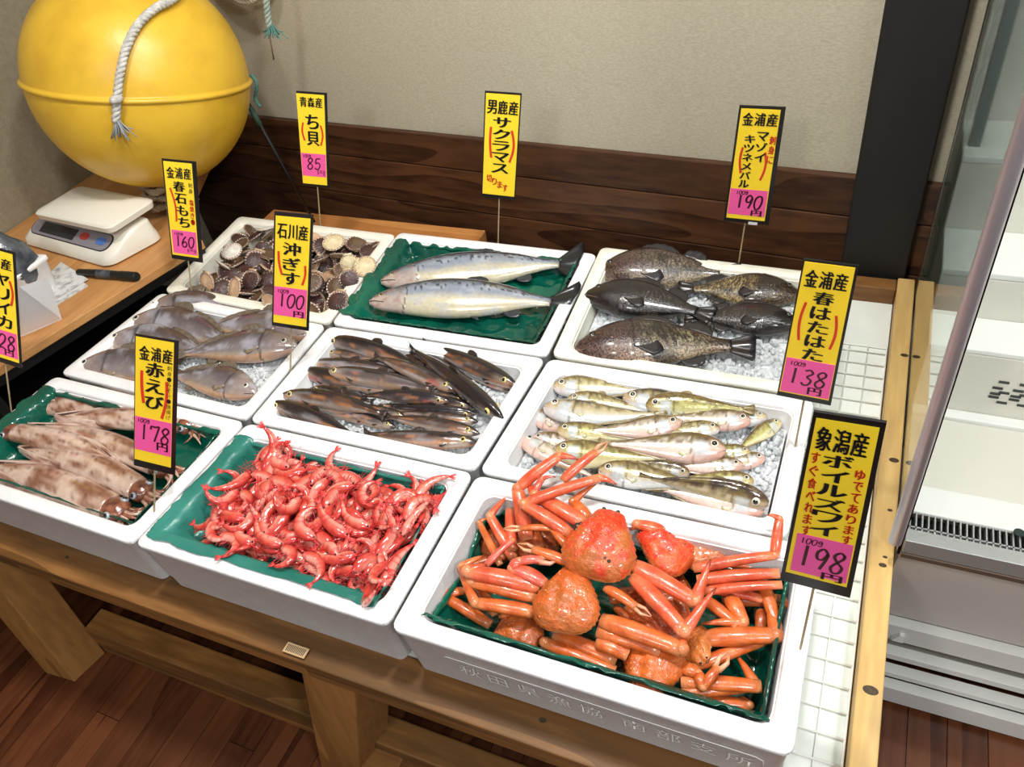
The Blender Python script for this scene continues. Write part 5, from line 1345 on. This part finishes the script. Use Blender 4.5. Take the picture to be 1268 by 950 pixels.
for lay, (hh, n, sh) in enumerate(((-0.034, 46, 0.12), (-0.022, 60, 0.09), (-0.009, 66, 0.05), (0.003, 50, 0.07))):
    got = []; tries = 0
    while len(got) < n and tries < 5000:
        tries += 1
        s, t = rnd.uniform(sh, 1 - sh), rnd.uniform(sh, 1 - sh); p = bil(q4, s, t)
        if all((p - g_).length > 0.0235 + (0.004 if lay == 3 else 0) for g_ in got):
            got.append(p); bulge = 0.010 * sin(pi * s) * sin(pi * t) if lay > 0 else 0
            spots.append((p, hh + bulge, s, t, lay))
shape = ['loosely curved', 'curved', 'curled', 'tightly curled', 'nearly straight', 'curled', 'curled', 'curved']
ya = atan2((q4[1] - q4[0]).y, (q4[1] - q4[0]).x); yb_ = atan2((q4[3] - q4[0]).y, (q4[3] - q4[0]).x)
for i, (p, hh, s, t, lay) in enumerate(spots):
    k = i if i < len(protos) else rnd.randrange(len(protos))
    o = protos[k] if not used[k] else copy_tree(protos[k])
    used[k] = True
    o.location = Vector((p.x, p.y, RIM + hh))
    yaw = rnd.uniform(0, 2 * pi)
    if min(t, 1 - t) < 0.17: yaw = ya + rnd.choice((0, pi)) + rnd.gauss(0, 0.2)
    if min(s, 1 - s) < 0.15: yaw = yb_ + rnd.choice((0, pi)) + rnd.gauss(0, 0.2)
    o.rotation_euler = (rnd.gauss(0, 0.45), rnd.gauss(0, 0.13), yaw)
    sc_ = rnd.uniform(0.9, 1.12); o.scale = (sc_, sc_, sc_)
    zx = ('left', 'middle', 'right')[min(2, int(s * 3))]; zy = ('front', 'centre', 'back')[min(2, int(t * 3))]
    o['label'] = '%s red shrimp %s of the shrimp heap, %s %s' % (shape[k], ('at the bottom', 'low in the middle', 'in the upper part', 'on top')[lay], zy, zx)

# ------------------------------------------------------------------ scallops
def vcmat(name, **k): return mat(name, (1, 1, 1, 1), (0.8, 0.76, 0.74, 1), attr='col', **k)
M_shell = vcmat('wet_scallop_shell', rough=0.4, scale=90, bump=0.6, bscale=200, coat=0.25)
def valve(m, c_in, c_out, up, cup=0.010, R=0.026):
    NR, NA = 7, 66; vs = []; cc = []
    for i in range(NR + 1):
        r = i / NR
        for j in range(NA):
            a = 2 * pi * j / NA
            rib = 1 + 0.018 * cos(a * 22) * r
            hinge = max(0, cos(a - pi)) ** 6
            rr = R * r * rib * (1 - 0.10 * hinge)
            x = rr * cos(a) * 0.98; y = rr * sin(a)
            z = up * cup * (1 - r * r) + up * 0.0011 * cos(a * 22) * r
            vs.append((x, y, z)); ring = 0.5 + 0.5 * sin(r * 22); c = mixc(c_in, c_out, r * 0.6 + 0.4 * ring * r); cc.append(mixc(c, (c[0] * .6, c[1] * .6, c[2] * .6), 0.4 * (0.5 - 0.5 * cos(a * 22)) * r))
    n = len(vs)
    vs2 = [(x * 0.985, y * 0.985, z - up * 0.0014) for x, y, z in vs]
    fs = []
    for base, flip in ((0, up < 0), (n, up > 0)):
        for i in range(NR):
            for j in range(NA):
                k = (j + 1) % NA; f = (base + i * NA + j, base + (i + 1) * NA + j, base + (i + 1) * NA + k, base + i * NA + k)
                fs.append(tuple(reversed(f)) if flip else f)
    for j in range(NA):
        k = (j + 1) % NA; f = (NR * NA + j, n + NR * NA + j, n + NR * NA + k, NR * NA + k); fs.append(f)
    m.add(vs + vs2, fs, cc + [mixc(c, lin(236, 226, 214), 0.8) for c in cc])
def ears(m, c, z, up):
    m.add([(-0.0215, -0.011, z), (-0.027, -0.012, z), (-0.027, 0.012, z), (-0.0215, 0.011, z), (-0.0215, -0.011, z - 0.0012 * up), (-0.027, -0.012, z - 0.0012 * up), (-0.027, 0.012, z - 0.0012 * up), (-0.0215, 0.011, z - 0.0012 * up)],
          [(0, 1, 2, 3), (7, 6, 5, 4), (0, 4, 5, 1), (1, 5, 6, 2), (2, 6, 7, 3)], c)
def scallop(kind, label):
    root = thing('scallop', label, 'scallop', (0, 0, 0), 'small scallops in their shells')
    ct, cb = {'brown': (lin(84, 54, 50), lin(56, 34, 34)), 'olive': (lin(112, 88, 64), lin(74, 54, 44)), 'tan': (lin(222, 190, 156), lin(176, 140, 106)), 'white': (lin(240, 238, 232), lin(226, 220, 210)), 'cream': (lin(234, 222, 184), lin(214, 196, 150))}[kind]
    m = MB(); valve(m, ct, cb, 1, 0.005); ears(m, ct, 0.0012, 1); o = m.build('upper_valve', M_shell, root, world=False)
    m = MB(); valve(m, lin(226, 206, 176), lin(190, 160, 128), -1, 0.006); ears(m, lin(210, 186, 150), -0.0012, -1); m.build('lower_valve', M_shell, root, world=False)
    o.rotation_euler = (0, -0.10 if kind in ('brown', 'tan') else 0, 0)
    m = MB(); m.tube([(0.0225 * cos(a), 0.0225 * sin(a), 0.0003) for a in [2 * pi * j / 24 for j in range(25)]], 0.0013, 6); m.build('mantle_edge', mat('scallop_mantle_' + kind, hexc(160, 110, 90), rough=0.2, coat=0.6), root, world=False)
    return root
sc = {k: scallop(k, {'brown': 'dark brown scallop shell in the scallop box', 'olive': 'olive brown scallop shell in the scallop box', 'tan': 'tan scallop shell with its pale side showing', 'white': '', 'cream': ''}[k]) for k in ('brown', 'olive', 'tan', 'white', 'cream')}
uses = {k: 0 for k in sc}
def put(kind, u, v, h, tilt, azim, spin=0, s=1.0, label=None):
    o = sc[kind] if uses[kind] == 0 else copy_tree(sc[kind]); uses[kind] += 1
    o.location = P(u, v, h)
    R3 = Matrix.Rotation(math.radians(azim), 3, 'Z') @ Matrix.Rotation(math.radians(tilt), 3, 'Y') @ Matrix.Rotation(math.radians(spin), 3, 'Z')
    o.rotation_euler = R3.to_euler(); o.scale = (s, s, s)
    if label: o['label'] = label
    return o
rnd = random.Random(5)
q4 = [P(u, v, 0) for u, v in ((236, 357), (400, 390), (474, 298), (306, 278))]
for lay, (hh, n) in enumerate(((-0.045, 40), (-0.026, 52), (-0.008, 46))):
    got = []; tries = 0
    while len(got) < n and tries < 3000:
        tries += 1; s, t = rnd.random(), rnd.random(); p = bil(q4, s, t)
        if all((p - g_).length > 0.031 for g_ in got):
            got.append(p)
            k = rnd.choice(['brown', 'brown', 'brown', 'olive', 'olive', 'tan'])
            o = sc[k] if uses[k] == 0 else copy_tree(sc[k]); uses[k] += 1
            o.location = Vector((p.x, p.y, RIM + hh + rnd.uniform(-.004, .004)))
            tl = rnd.gauss(0, 0.55); o.rotation_euler = (rnd.gauss(0, 0.5), tl, rnd.uniform(0, 2 * pi)); s_ = rnd.uniform(0.92, 1.22); o.scale = (s_, s_, s_)
            o['label'] = {'brown': 'dark brown', 'olive': 'olive brown', 'tan': 'pale tan'}[k] + ' scallop ' + ('at the bottom', 'in the middle layer', 'on top')[lay] + ' of the scallop box, ' + ('front', 'centre', 'back')[min(2, int(t * 3))] + ' ' + ('left', 'middle', 'right')[min(2, int(s * 3))]
put('white', 287, 311, 0.016, 18, -60, 30, 1.05, 'white fan shaped scallop shell facing up, left part of the scallop box')
put('white', 278, 330, 0.012, 62, 70, 0, 0.9, 'thin white shell edge just below the white fan shell')
put('cream', 413, 300, 0.018, 16, -50, 20, 1.1, 'cream ribbed scallop shell beside the card stick at the back')
put('cream', 452, 330, 0.014, 25, -70, 60, 1.1, 'large pale yellow broken scallop shell at the right side')
put('cream', 433, 326, 0.012, 70, -60, 0, 0.9, 'narrow pale scallop shell left of the broken yellow one')
put('tan', 256, 350, 0.010, 66, -100, 0, 1.05, 'tan scallop standing on edge at the front left corner')
put('tan', 290, 357, 0.010, 52, -115, 0, 1.05, 'pinkish tan scallop with its round pale side to the front')
put('white', 330, 283, 0.010, 20, 120, 0, 0.9, 'white scallop shell near the back rim left of the card')
put('brown', 310, 346, 0.010, 40, -90, 0, 1.0, 'dark purple brown scallop right of the two tan ones')
put('brown', 432, 345, 0.012, 55, -60, 0, 0.9, 'round reddish brown scallop below the narrow pale shell')
put('olive', 385, 350, 0.014, 22, -70, 0, 1.05, 'gaping olive scallop below the middle right')
put('brown', 418, 372, 0.010, 30, -90, 0, 1.05, 'brown scallop with white worm tubes at the front right corner')

# ------------------------------------------------------------------ boiled crabs
M_crab = mat('boiled_crab_shell', (1, 1, 1, 1), (0.85, 0.74, 0.62, 1), rough=0.36, scale=45, bump=0.6, bscale=150, attr='col', coat=0.3)
M_crableg = mat('boiled_crab_leg', (1.06, 1.06, 1.0, 1), (0.74, 0.6, 0.5, 1), rough=0.3, scale=55, bump=0.2, bscale=160, attr='col', coat=0.4, detail=6)
M_crabwhite = mat('pale_crab_joint', hexc(226, 200, 150), hexc(214, 150, 100), rough=0.4, scale=80)
def crab(center, h, heading, tiltd, size, label, legs=(), claws=(), seed=0, cols=None, flip=False):
    "heading = image direction of the face in degrees (0 right, 90 up the image)"
    c = P(center[0], center[1], h)
    a = math.radians(heading)
    e = P(center[0] + 20 * cos(a), center[1] - 20 * sin(a), h); f = (e - c).normalized()
    root = thing('boiled_crab', label, 'crab', tuple(c - Vector((0, 0, 0.015))), 'boiled crabs heaped on green film')
    z = Vector((0, 0, 1)); sd = f.cross(z)
    # tilt of the shell towards the camera or sideways
    tx, ty = math.radians(tiltd[0]), math.radians(tiltd[1])
    Rt = Matrix.Rotation(tx, 3, sd) @ Matrix.Rotation(ty, 3, f)
    F, S, U = Rt @ f, Rt @ sd, Rt @ z
    top, mid = cols or (lin(222, 92, 34), lin(196, 104, 38))
    prof_w = [(-1.0, .40), (-.93, .62), (-.8, .80), (-.6, .94), (-.35, 1.0), (-.1, .97), (.15, .86), (.38, .72), (.58, .58), (.74, .48), (.86, .42), (.95, .36), (1.0, .22)]
    def width(x):
        for i in range(len(prof_w) - 1):
            if x <= prof_w[i + 1][0]:
                t = (x - prof_w[i][0]) / (prof_w[i + 1][0] - prof_w[i][0]); return lerp(prof_w[i][1], prof_w[i + 1][1], t)
        return .2
    NX, NA = 52, 44; rings = []; cs = []
    for i in range(NX + 1):
        x = -1 + 2 * (0.5 - 0.5 * cos(pi * i / NX)); w = width(x) * (1 if 0 < i < NX else 0.5)
        hgt = 0.48 * sqrt(max(0.02, 1 - (abs(x) ** 2.6))) * (1.0 if x < 0.4 else lerp(1, 0.8, (x - .4) / .6))
        r = []
        for j in range(NA):
            an = 2 * pi * j / NA; ca, sa = cos(an), sin(an)
            yy = w * ca; zz = (hgt * sa ** 0.85 if sa > 0 else -0.34 * abs(sa) ** 0.9 * sqrt(max(0.05, 1 - x * x)))
            if sa > 0:
                n = noise.noise(Vector((x * 3.2 + seed * 5, yy * 3.2, 0))); n2 = noise.noise(Vector((x * 11 + seed, yy * 11, 2)))
                zz += 0.09 * n * sa + 0.035 * n2 * sa + 0.02 * noise.noise(Vector((x * 22, yy * 22, seed))) * sa
                zz -= 0.10 * exp(-((abs(yy) - 0.30) / 0.08) ** 2) * exp(-((x + .05) / .35) ** 2) * sa     # grooves beside the stomach region
                zz += 0.05 * exp(-(yy / 0.22) ** 2) * exp(-((x - .25) / .3) ** 2)
            edge = abs(sa) < 0.3
            k = 1 + (0.035 * (1 if (i + 0) % 3 == 0 else 0) if edge else 0)
            r.append(c + F * (x * size * 1.02) + S * (yy * size * k) + U * (zz * size))
            n = fbm((x * 2.4 + seed, yy * 2.4, 1)); co = mixc(top, mid, sstep(-0.3, 0.45, n - 0.45 * x)); co = mixc(co, lin(236, 120, 70), 0.5 * sstep(0.1, 0.6, noise.noise(Vector((x * 16, yy * 16, seed)))))
            if sa < -0.05: co = lin(232, 196, 150)
            elif sa < 0.2: co = mixc(co, lin(238, 150, 84), 0.5)
            cs.append(co)
        rings.append(r)
    m = MB(); m.loft(rings, c=cs)
    carap = m.build('carapace', M_crab, root)
    # warts
    m = MB(); rnd = random.Random(seed + 40)
    for _ in range(46):
        x = rnd.uniform(-.8, .8); y = rnd.uniform(-.8, .8) * width(x); i = min(range(NX + 1), key=lambda q: abs(-1 + 2 * (0.5 - 0.5 * cos(pi * q / NX)) - x)); row_ = rings[i]
        j = min(range(1, NA // 2), key=lambda q: abs(cos(2 * pi * q / NA) * width(x) - y)); m.ball(row_[j], size * rnd.uniform(0.018, 0.038), 6, 4, c=mixc(lin(244, 150, 90), lin(226, 100, 50), rnd.random()))
    tag(m.build('warts', M_crab, carap), None, None, kind='stuff')
    for sg in (1, -1):
        p = c + F * size * 0.97 + S * sg * size * 0.20 + U * size * 0.10
        m = MB(); m.tube([p - F * size * 0.14, p - F * size * 0.02 + U * size * 0.02], [size * 0.045, size * 0.05], 8, c=lin(230, 110, 70)); m.ball(p + F * size * 0.0 + U * size * 0.02, size * 0.058, 10, 6, c=(0.01, 0.01, 0.01, 1)); m.build('eye', M_crableg, root)
    if seed in (1, 2):
        m = MB()
        for dx, dy, rr in (((-.55, .35, .05), (-.5, .25, .04), (.25, -.72, .09), (.12, -.70, .06), (.3, -.62, .05)) if seed == 1 else ((-.45, .3, .04), (.1, .2, .03))):
            i = min(range(NX + 1), key=lambda q: abs(-1 + 2 * (0.5 - 0.5 * cos(pi * q / NX)) - dx)); j = min(range(1, NA // 2), key=lambda q: abs(cos(2 * pi * q / NA) * width(dx) - dy))
            m.ball(rings[i][j], size * rr, 10, 6, c=(0.02, 0.012, 0.012, 1), sc=(1, 1, 0.6))
        tag(m.build('leech_egg', M_crableg, carap), 'black leech egg spots', None)
    base_col = [lin(226, 98, 56), lin(222, 108, 50), lin(212, 104, 42), lin(204, 96, 36)][seed % 4]
    pale = lin(240, 190, 140)
    for li, (pts, r0, *col_) in enumerate(list(legs) + list(claws)):
        iscl = li >= len(legs)
        cc = col_[0] if col_ else base_col
        W3 = [P(u, v, hh) for u, v, hh in pts]
        i = 1
        while i < len(W3) - 1:      # merge points that lie on one straight segment
            if (W3[i] - W3[i - 1]).angle(W3[i + 1] - W3[i]) < 0.5: W3.pop(i)
            else: i += 1
        lg = None
        names = ['upper_segment', 'middle_segment', 'lower_segment', 'tip', 'tip', 'tip']
        for i in range(len(W3) - 1):
            p0, p1 = W3[i], W3[i + 1]; d = (p1 - p0); l = d.length
            ra = r0 * (1 - 0.14 * i); last = i == len(W3) - 2
            n = 9; q = []; rr = []; cl = []
            for k in range(n):
                u = k / (n - 1); q.append(p0 + d * u + Vector((0, 0, 0.003 * sin(pi * u))))
                sh_ = [0.82, 0.98, 1.04, 1.05, 1.02, 0.98, 0.93, 0.88, 0.84][k] * 1.12
                if last and not iscl and len(W3) > 2: sh_ = (1 - u * 0.85) * 1.05
                rr.append(ra * sh_)
                cl.append(mixc(cc, pale, 0.45 if (u < 0.06 or u > 0.94) else 0.10 * sin(k * 2.0)))
            if last and not iscl and len(W3) > 2 and l > 0.015: cl[-1] = cl[-2] = mixc(cc, lin(90, 40, 30), 0.6)
            m = MB(); m.tube(q, rr, 12, c=cl, flat=0.72, up=(0, 0, 1))
            if i > 0: m.ball(p0, ra * 1.02, 10, 6, c=mixc(cc, pale, 0.35))
            o = m.build(('claw_arm' if iscl else 'leg') if i == 0 else (names[min(i, 3)] if not iscl else 'claw_segment'), M_crableg, root if lg is None else lg)
            if lg is None: lg = o
        if iscl:   # pincer: two pointed fingers
            p0, p1 = W3[-2], W3[-1]; d = (p1 - p0).normalized(); s_ = Vector((-d.y, d.x, 0)).normalized(); rr = r0 * 0.9
            for sg, nm in ((1, 'fixed_finger'), (-1, 'moving_finger')):
                m = MB(); m.tube([p1 - d * 0.004 + s_ * sg * rr * 0.4, p1 + d * 0.012 + s_ * sg * rr * 0.85, p1 + d * 0.026 + s_ * sg * rr * 0.1], [rr * 0.55, rr * 0.42, rr * 0.08], 8, c=mixc(cc, lin(244, 214, 180), 0.5)); m.build(nm, M_crableg, lg)
    # pale joint tissue where the legs join
    m = MB(); rnd = random.Random(seed + 9)
    for k in range(14):
        x = -0.95 + 0.11 * k
        for sg in (1, -1):
            m.ball(c + F * size * (x * 0.85) + S * sg * size * width(x) * 0.88 - U * size * 0.14, size * rnd.uniform(0.06, 0.11), 7, 4, sc=(1, 1, .7))
    tag(m.build('joint_tissue', M_crabwhite, root), 'pale joint tissue under the shell edge', None, kind='stuff')
    return root
RED = lin(220, 92, 58); ORG_ = lin(208, 102, 44); BRN = lin(182, 88, 38); PNK = lin(216, 92, 78)
def A1(x, y): return (520 + x / 4.223, 560 + y / 4.223)     # first close-up
def A2(x, y): return (740 + x / 4.223, 600 + y / 4.223)
def A3(x, y): return (560 + x / 4.223, 700 + y / 4.223)
def A4(x, y): return (780 + x / 4.75, 700 + y / 4.75)
def pl(F_, *q): return [(*F_(x, y), h) for x, y, h in q]
# deepest crabs first
crab(A1(620, 470), -0.050, 60, (0, 0), 0.040, 'boiled crab shell half hidden behind the two uppermost crabs, back left', seed=4, cols=(lin(206, 104, 44), lin(186, 96, 42)),
     legs=[(pl(A1, (540, 520, -.05), (385, 560, -.05), (240, 600, -.05)), .0075, BRN), (pl(A1, (560, 450, -.05), (430, 430, -.045), (290, 470, -.055)), .0075, BRN), (pl(A1, (600, 420, -.045), (545, 250, -.02), (520, 200, -.005)), .0090, RED),
           (pl(A1, (490, 560, -.04), (365, 335, -.012), (420, 260, -.008), (475, 215, -.012)), .0085, RED), (pl(A1, (640, 420, -.05), (690, 300, -.045), (760, 260, -.05)), .0065, BRN)])
crab(A3(340, 345), -0.060, 200, (-8, 0), 0.038, 'boiled crab shell low at the front left beside the green film', seed=7, cols=(lin(196, 98, 40), lin(178, 88, 36)),
     legs=[(pl(A1, (370, 905, -.060), (115, 752, -.048), (235, 725, -.050), (260, 700, -.052)), .0085, ORG_), (pl(A1, (640, 890, -.05), (520, 870, -.055), (420, 850, -.06)), .0075, ORG_)])
crab(A3(1040, 545), -0.040, 250, (-10, 4), 0.044, 'boiled crab at the front right with an orange brown shell towards the rim', seed=3, cols=(lin(210, 104, 36), lin(186, 92, 34)),
     legs=[(pl(A3, (860, 500, -.04), (700, 430, -.036), (535, 360, -.036)), .0105, ORG_), (pl(A3, (850, 560, -.045), (650, 470, -.042), (485, 405, -.044), (560, 470, -.05), (630, 540, -.056)), .0105, ORG_), (pl(A3, (850, 580, -.05), (720, 545, -.052), (610, 505, -.055)), .009, BRN),
           (pl(A4, (310, 755, -.045), (600, 750, -.05), (740, 705, -.05), (690, 600, -.05), (620, 520, -.055)), .0100, ORG_), (pl(A4, (400, 800, -.062), (540, 830, -.065), (700, 825, -.065), (640, 770, -.07)), .0085, ORG_), (pl(A4, (300, 690, -.04), (500, 730, -.042), (770, 715, -.042)), .0100, ORG_)],
     claws=[(pl(A4, (300, 600, -.035), (400, 640, -.03), (430, 720, -.028), (520, 600, -.02)), .0085, ORG_)])
crab(A4(190, 350), -0.046, 30, (0, 0), 0.046, 'boiled crab deep in the middle under crossing legs', seed=8, cols=(lin(196, 84, 34), lin(170, 76, 34)),
     legs=[(pl(A4, (380, 600, -.05), (560, 540, -.05), (735, 500, -.052), (800, 440, -.05)), .0085, ORG_), (pl(A4, (330, 440, -.05), (300, 300, -.05), (310, 200, -.05)), .0075, BRN)])
crab(A4(385, 490), -0.050, 300, (20, 30), 0.030, 'crumpled boiled crab body seen on edge right of the middle', seed=9, cols=(lin(206, 120, 50), lin(180, 100, 44)),
     legs=[(pl(A4, (440, 430, -.040), (640, 440, -.036), (860, 415, -.034), (830, 300, -.034), (800, 170, -.036)), .0125, ORG_)])
crab(A2(560, 330), -0.036, 100, (4, 0), 0.040, 'pale orange boiled crab at the back, half behind the red one', seed=5, cols=(lin(210, 120, 70), lin(196, 110, 60)),
     legs=[(pl(A2, (620, 330, -.045), (720, 350, -.05), (810, 325, -.05)), .0085, BRN), (pl(A2, (600, 400, -.04), (700, 430, -.04), (860, 440, -.045)), .0075, BRN), (pl(A2, (650, 600, -.045), (800, 620, -.045), (960, 610, -.045), (1010, 660, -.05)), .0105, BRN),
           (pl(A2, (690, 590, -.03), (760, 720, -.03), (700, 745, -.032), (540, 730, -.03)), .0105, ORG_)])
crab(A2(355, 330), -0.022, 150, (12, 10), 0.046, 'bright red boiled crab right of the uppermost one with a broken back', seed=2, cols=(lin(220, 56, 34), lin(226, 100, 52)),
     legs=[(pl(A2, (500, 440, -.012), (700, 400, -.004), (925, 370, .004), (940, 270, .018), (950, 180, .030), (885, 160, .034)), .0080, RED), (pl(A2, (520, 500, -.018), (700, 490, -.012), (950, 465, -.006)), .0088, RED), (pl(A2, (540, 560, -.022), (700, 565, -.016), (890, 560, -.012), (965, 525, -.006)), .0070, RED),
           (pl(A2, (350, 250, -.006), (205, 208, -.002), (180, 240, -.008)), .0095, RED), (pl(A2, (560, 600, -.03), (640, 660, -.03), (730, 740, -.03)), .0080, ORG_)])
crab(A2(330, 560), -0.058, 200, (0, 0), 0.044, 'lowest boiled crab, only its legs showing between the others', seed=10, cols=(lin(176, 80, 34), lin(160, 76, 34)),
     legs=[(pl(A2, (60, 600, -.03), (230, 560, -.03)), .0100, ORG_), (pl(A2, (90, 640, -.04), (190, 745, -.045)), .0055, ORG_), (pl(A2, (150, 640, -.04), (260, 760, -.045)), .0060, BRN),
           (pl(A2, (420, 590, -.035), (450, 690, -.04)), .0085, BRN), (pl(A2, (600, 640, -.045), (740, 720, -.045)), .0090, BRN), (pl(A2, (860, 500, -.03), (890, 640, -.034), (940, 760, -.036)), .0085, ORG_),
           (pl(A2, (860, 660, -.05), (850, 760, -.052)), .0080, BRN), (pl(A2, (560, 540, -.03), (780, 560, -.03), (860, 600, -.032)), .0075, RED), (pl(A2, (640, 480, -.03), (860, 480, -.035)), .0090, ORG_)])
crab(A1(400, 480), -0.062, 160, (0, 0), 0.036, 'boiled crab hidden under the folded legs at the left rim', seed=11, cols=(lin(180, 84, 36), lin(160, 76, 34)),
     legs=[(pl(A1, (480, 520, -.03), (470, 300, -.02)), .0085, RED), (pl(A1, (420, 590, -.02), (330, 480, -.02), (310, 370, -.015), (350, 350, -.014)), .0055, ORG_), (pl(A1, (340, 600, -.005), (420, 500, 0), (490, 455, .004)), .0055, PNK), (pl(A1, (620, 520, -.02), (580, 300, -.02)), .0090, BRN),
           (pl(A1, (400, 850, -.04), (300, 700, -.03)), .0080, BRN), (pl(A1, (640, 760, -.03), (420, 700, -.03)), .0085, BRN)])
# the second topmost, its legs folded to the left and right
crab(A1(775, 770), 0.004, 75, (8, -4), 0.050, 'orange brown boiled crab in the middle left, below the uppermost one', seed=6, cols=(lin(200, 96, 38), lin(178, 98, 40)),
     legs=[(pl(A1, (630, 705, -.004), (440, 665, 0), (250, 625, .004), (300, 600, .004), (350, 590, .006)), .0125, RED), (pl(A1, (610, 760, -.012), (450, 730, -.010), (270, 680, -.008), (220, 600, -.010), (340, 540, -.012)), .0105, ORG_), (pl(A1, (600, 840, -.016), (440, 820, -.016), (290, 790, -.012), (240, 700, -.010), (195, 610, -.012)), .0100, ORG_),
           (pl(A1, (640, 680, .000), (560, 640, .004), (480, 600, .008)), .0105, RED),
           (pl(A3, (780, 290, -.006), (980, 370, -.002), (1200, 440, 0), (1215, 380, .004)), .0125, ORG_), (pl(A3, (760, 345, -.014), (920, 395, -.014), (1090, 445, -.016)), .0110, ORG_), (pl(A3, (760, 400, -.022), (840, 440, -.02), (920, 470, -.024)), .0110, ORG_)],
     claws=[(pl(A1, (660, 690, .002), (480, 610, .010), (520, 570, .016), (640, 565, .016)), .0090, PNK), (pl(A1, (780, 580, .012), (680, 550, .014), (590, 510, .018)), .0075, ORG_)])
# the uppermost crab
crab(A1(950, 480), 0.034, 70, (10, 2), 0.056, 'uppermost boiled crab with a bright red orange warty shell and black spots', seed=1, cols=(lin(214, 60, 30), lin(180, 98, 42)),
     legs=[(pl(A1, (790, 430, .022), (670, 350, .030), (540, 270, .036), (640, 235, .044), (760, 200, .048), (940, 135, .052), (1030, 170, .048)), .0100, RED),
           (pl(A1, (860, 375, .026), (760, 310, .032), (650, 245, .036), (600, 225, .030), (560, 150, .020)), .0115, RED),
           (pl(A1, (560, 460, -.010), (530, 320, .010), (510, 190, .030), (600, 130, .044), (730, 20, .056), (830, 40, .058)), .0110, RED),
           (pl(A1, (590, 230, .030), (640, 140, .040), (710, 130, .044)), .0055, PNK),
           (pl(A1, (880, 350, .024), (830, 290, .024), (800, 260, .026), (840, 210, .032), (930, 160, .040)), .0090, ORG_),
           (pl(A1, (1110, 590, .020), (1180, 620, .022), (1267, 690, .020), (1360, 750, .014), (1440, 780, .012), (1500, 630, .030), (1520, 560, .034)), .0120, RED),
           (pl(A2, (185, 480, .016), (320, 620, .014), (455, 770, .012), (500, 700, .022), (620, 540, .030)), .0115, RED)],
     claws=[(pl(A2, (40, 540, .010), (120, 590, .010), (200, 640, .008)), .0070, ORG_), (pl(A1, (770, 500, .018), (720, 440, .022), (690, 400, .022), (520, 400, .020)), .0060, ORG_), (pl(A1, (745, 150, .044), (800, 110, .050), (850, 50, .056), (920, 0, .060)), .0080, RED)])
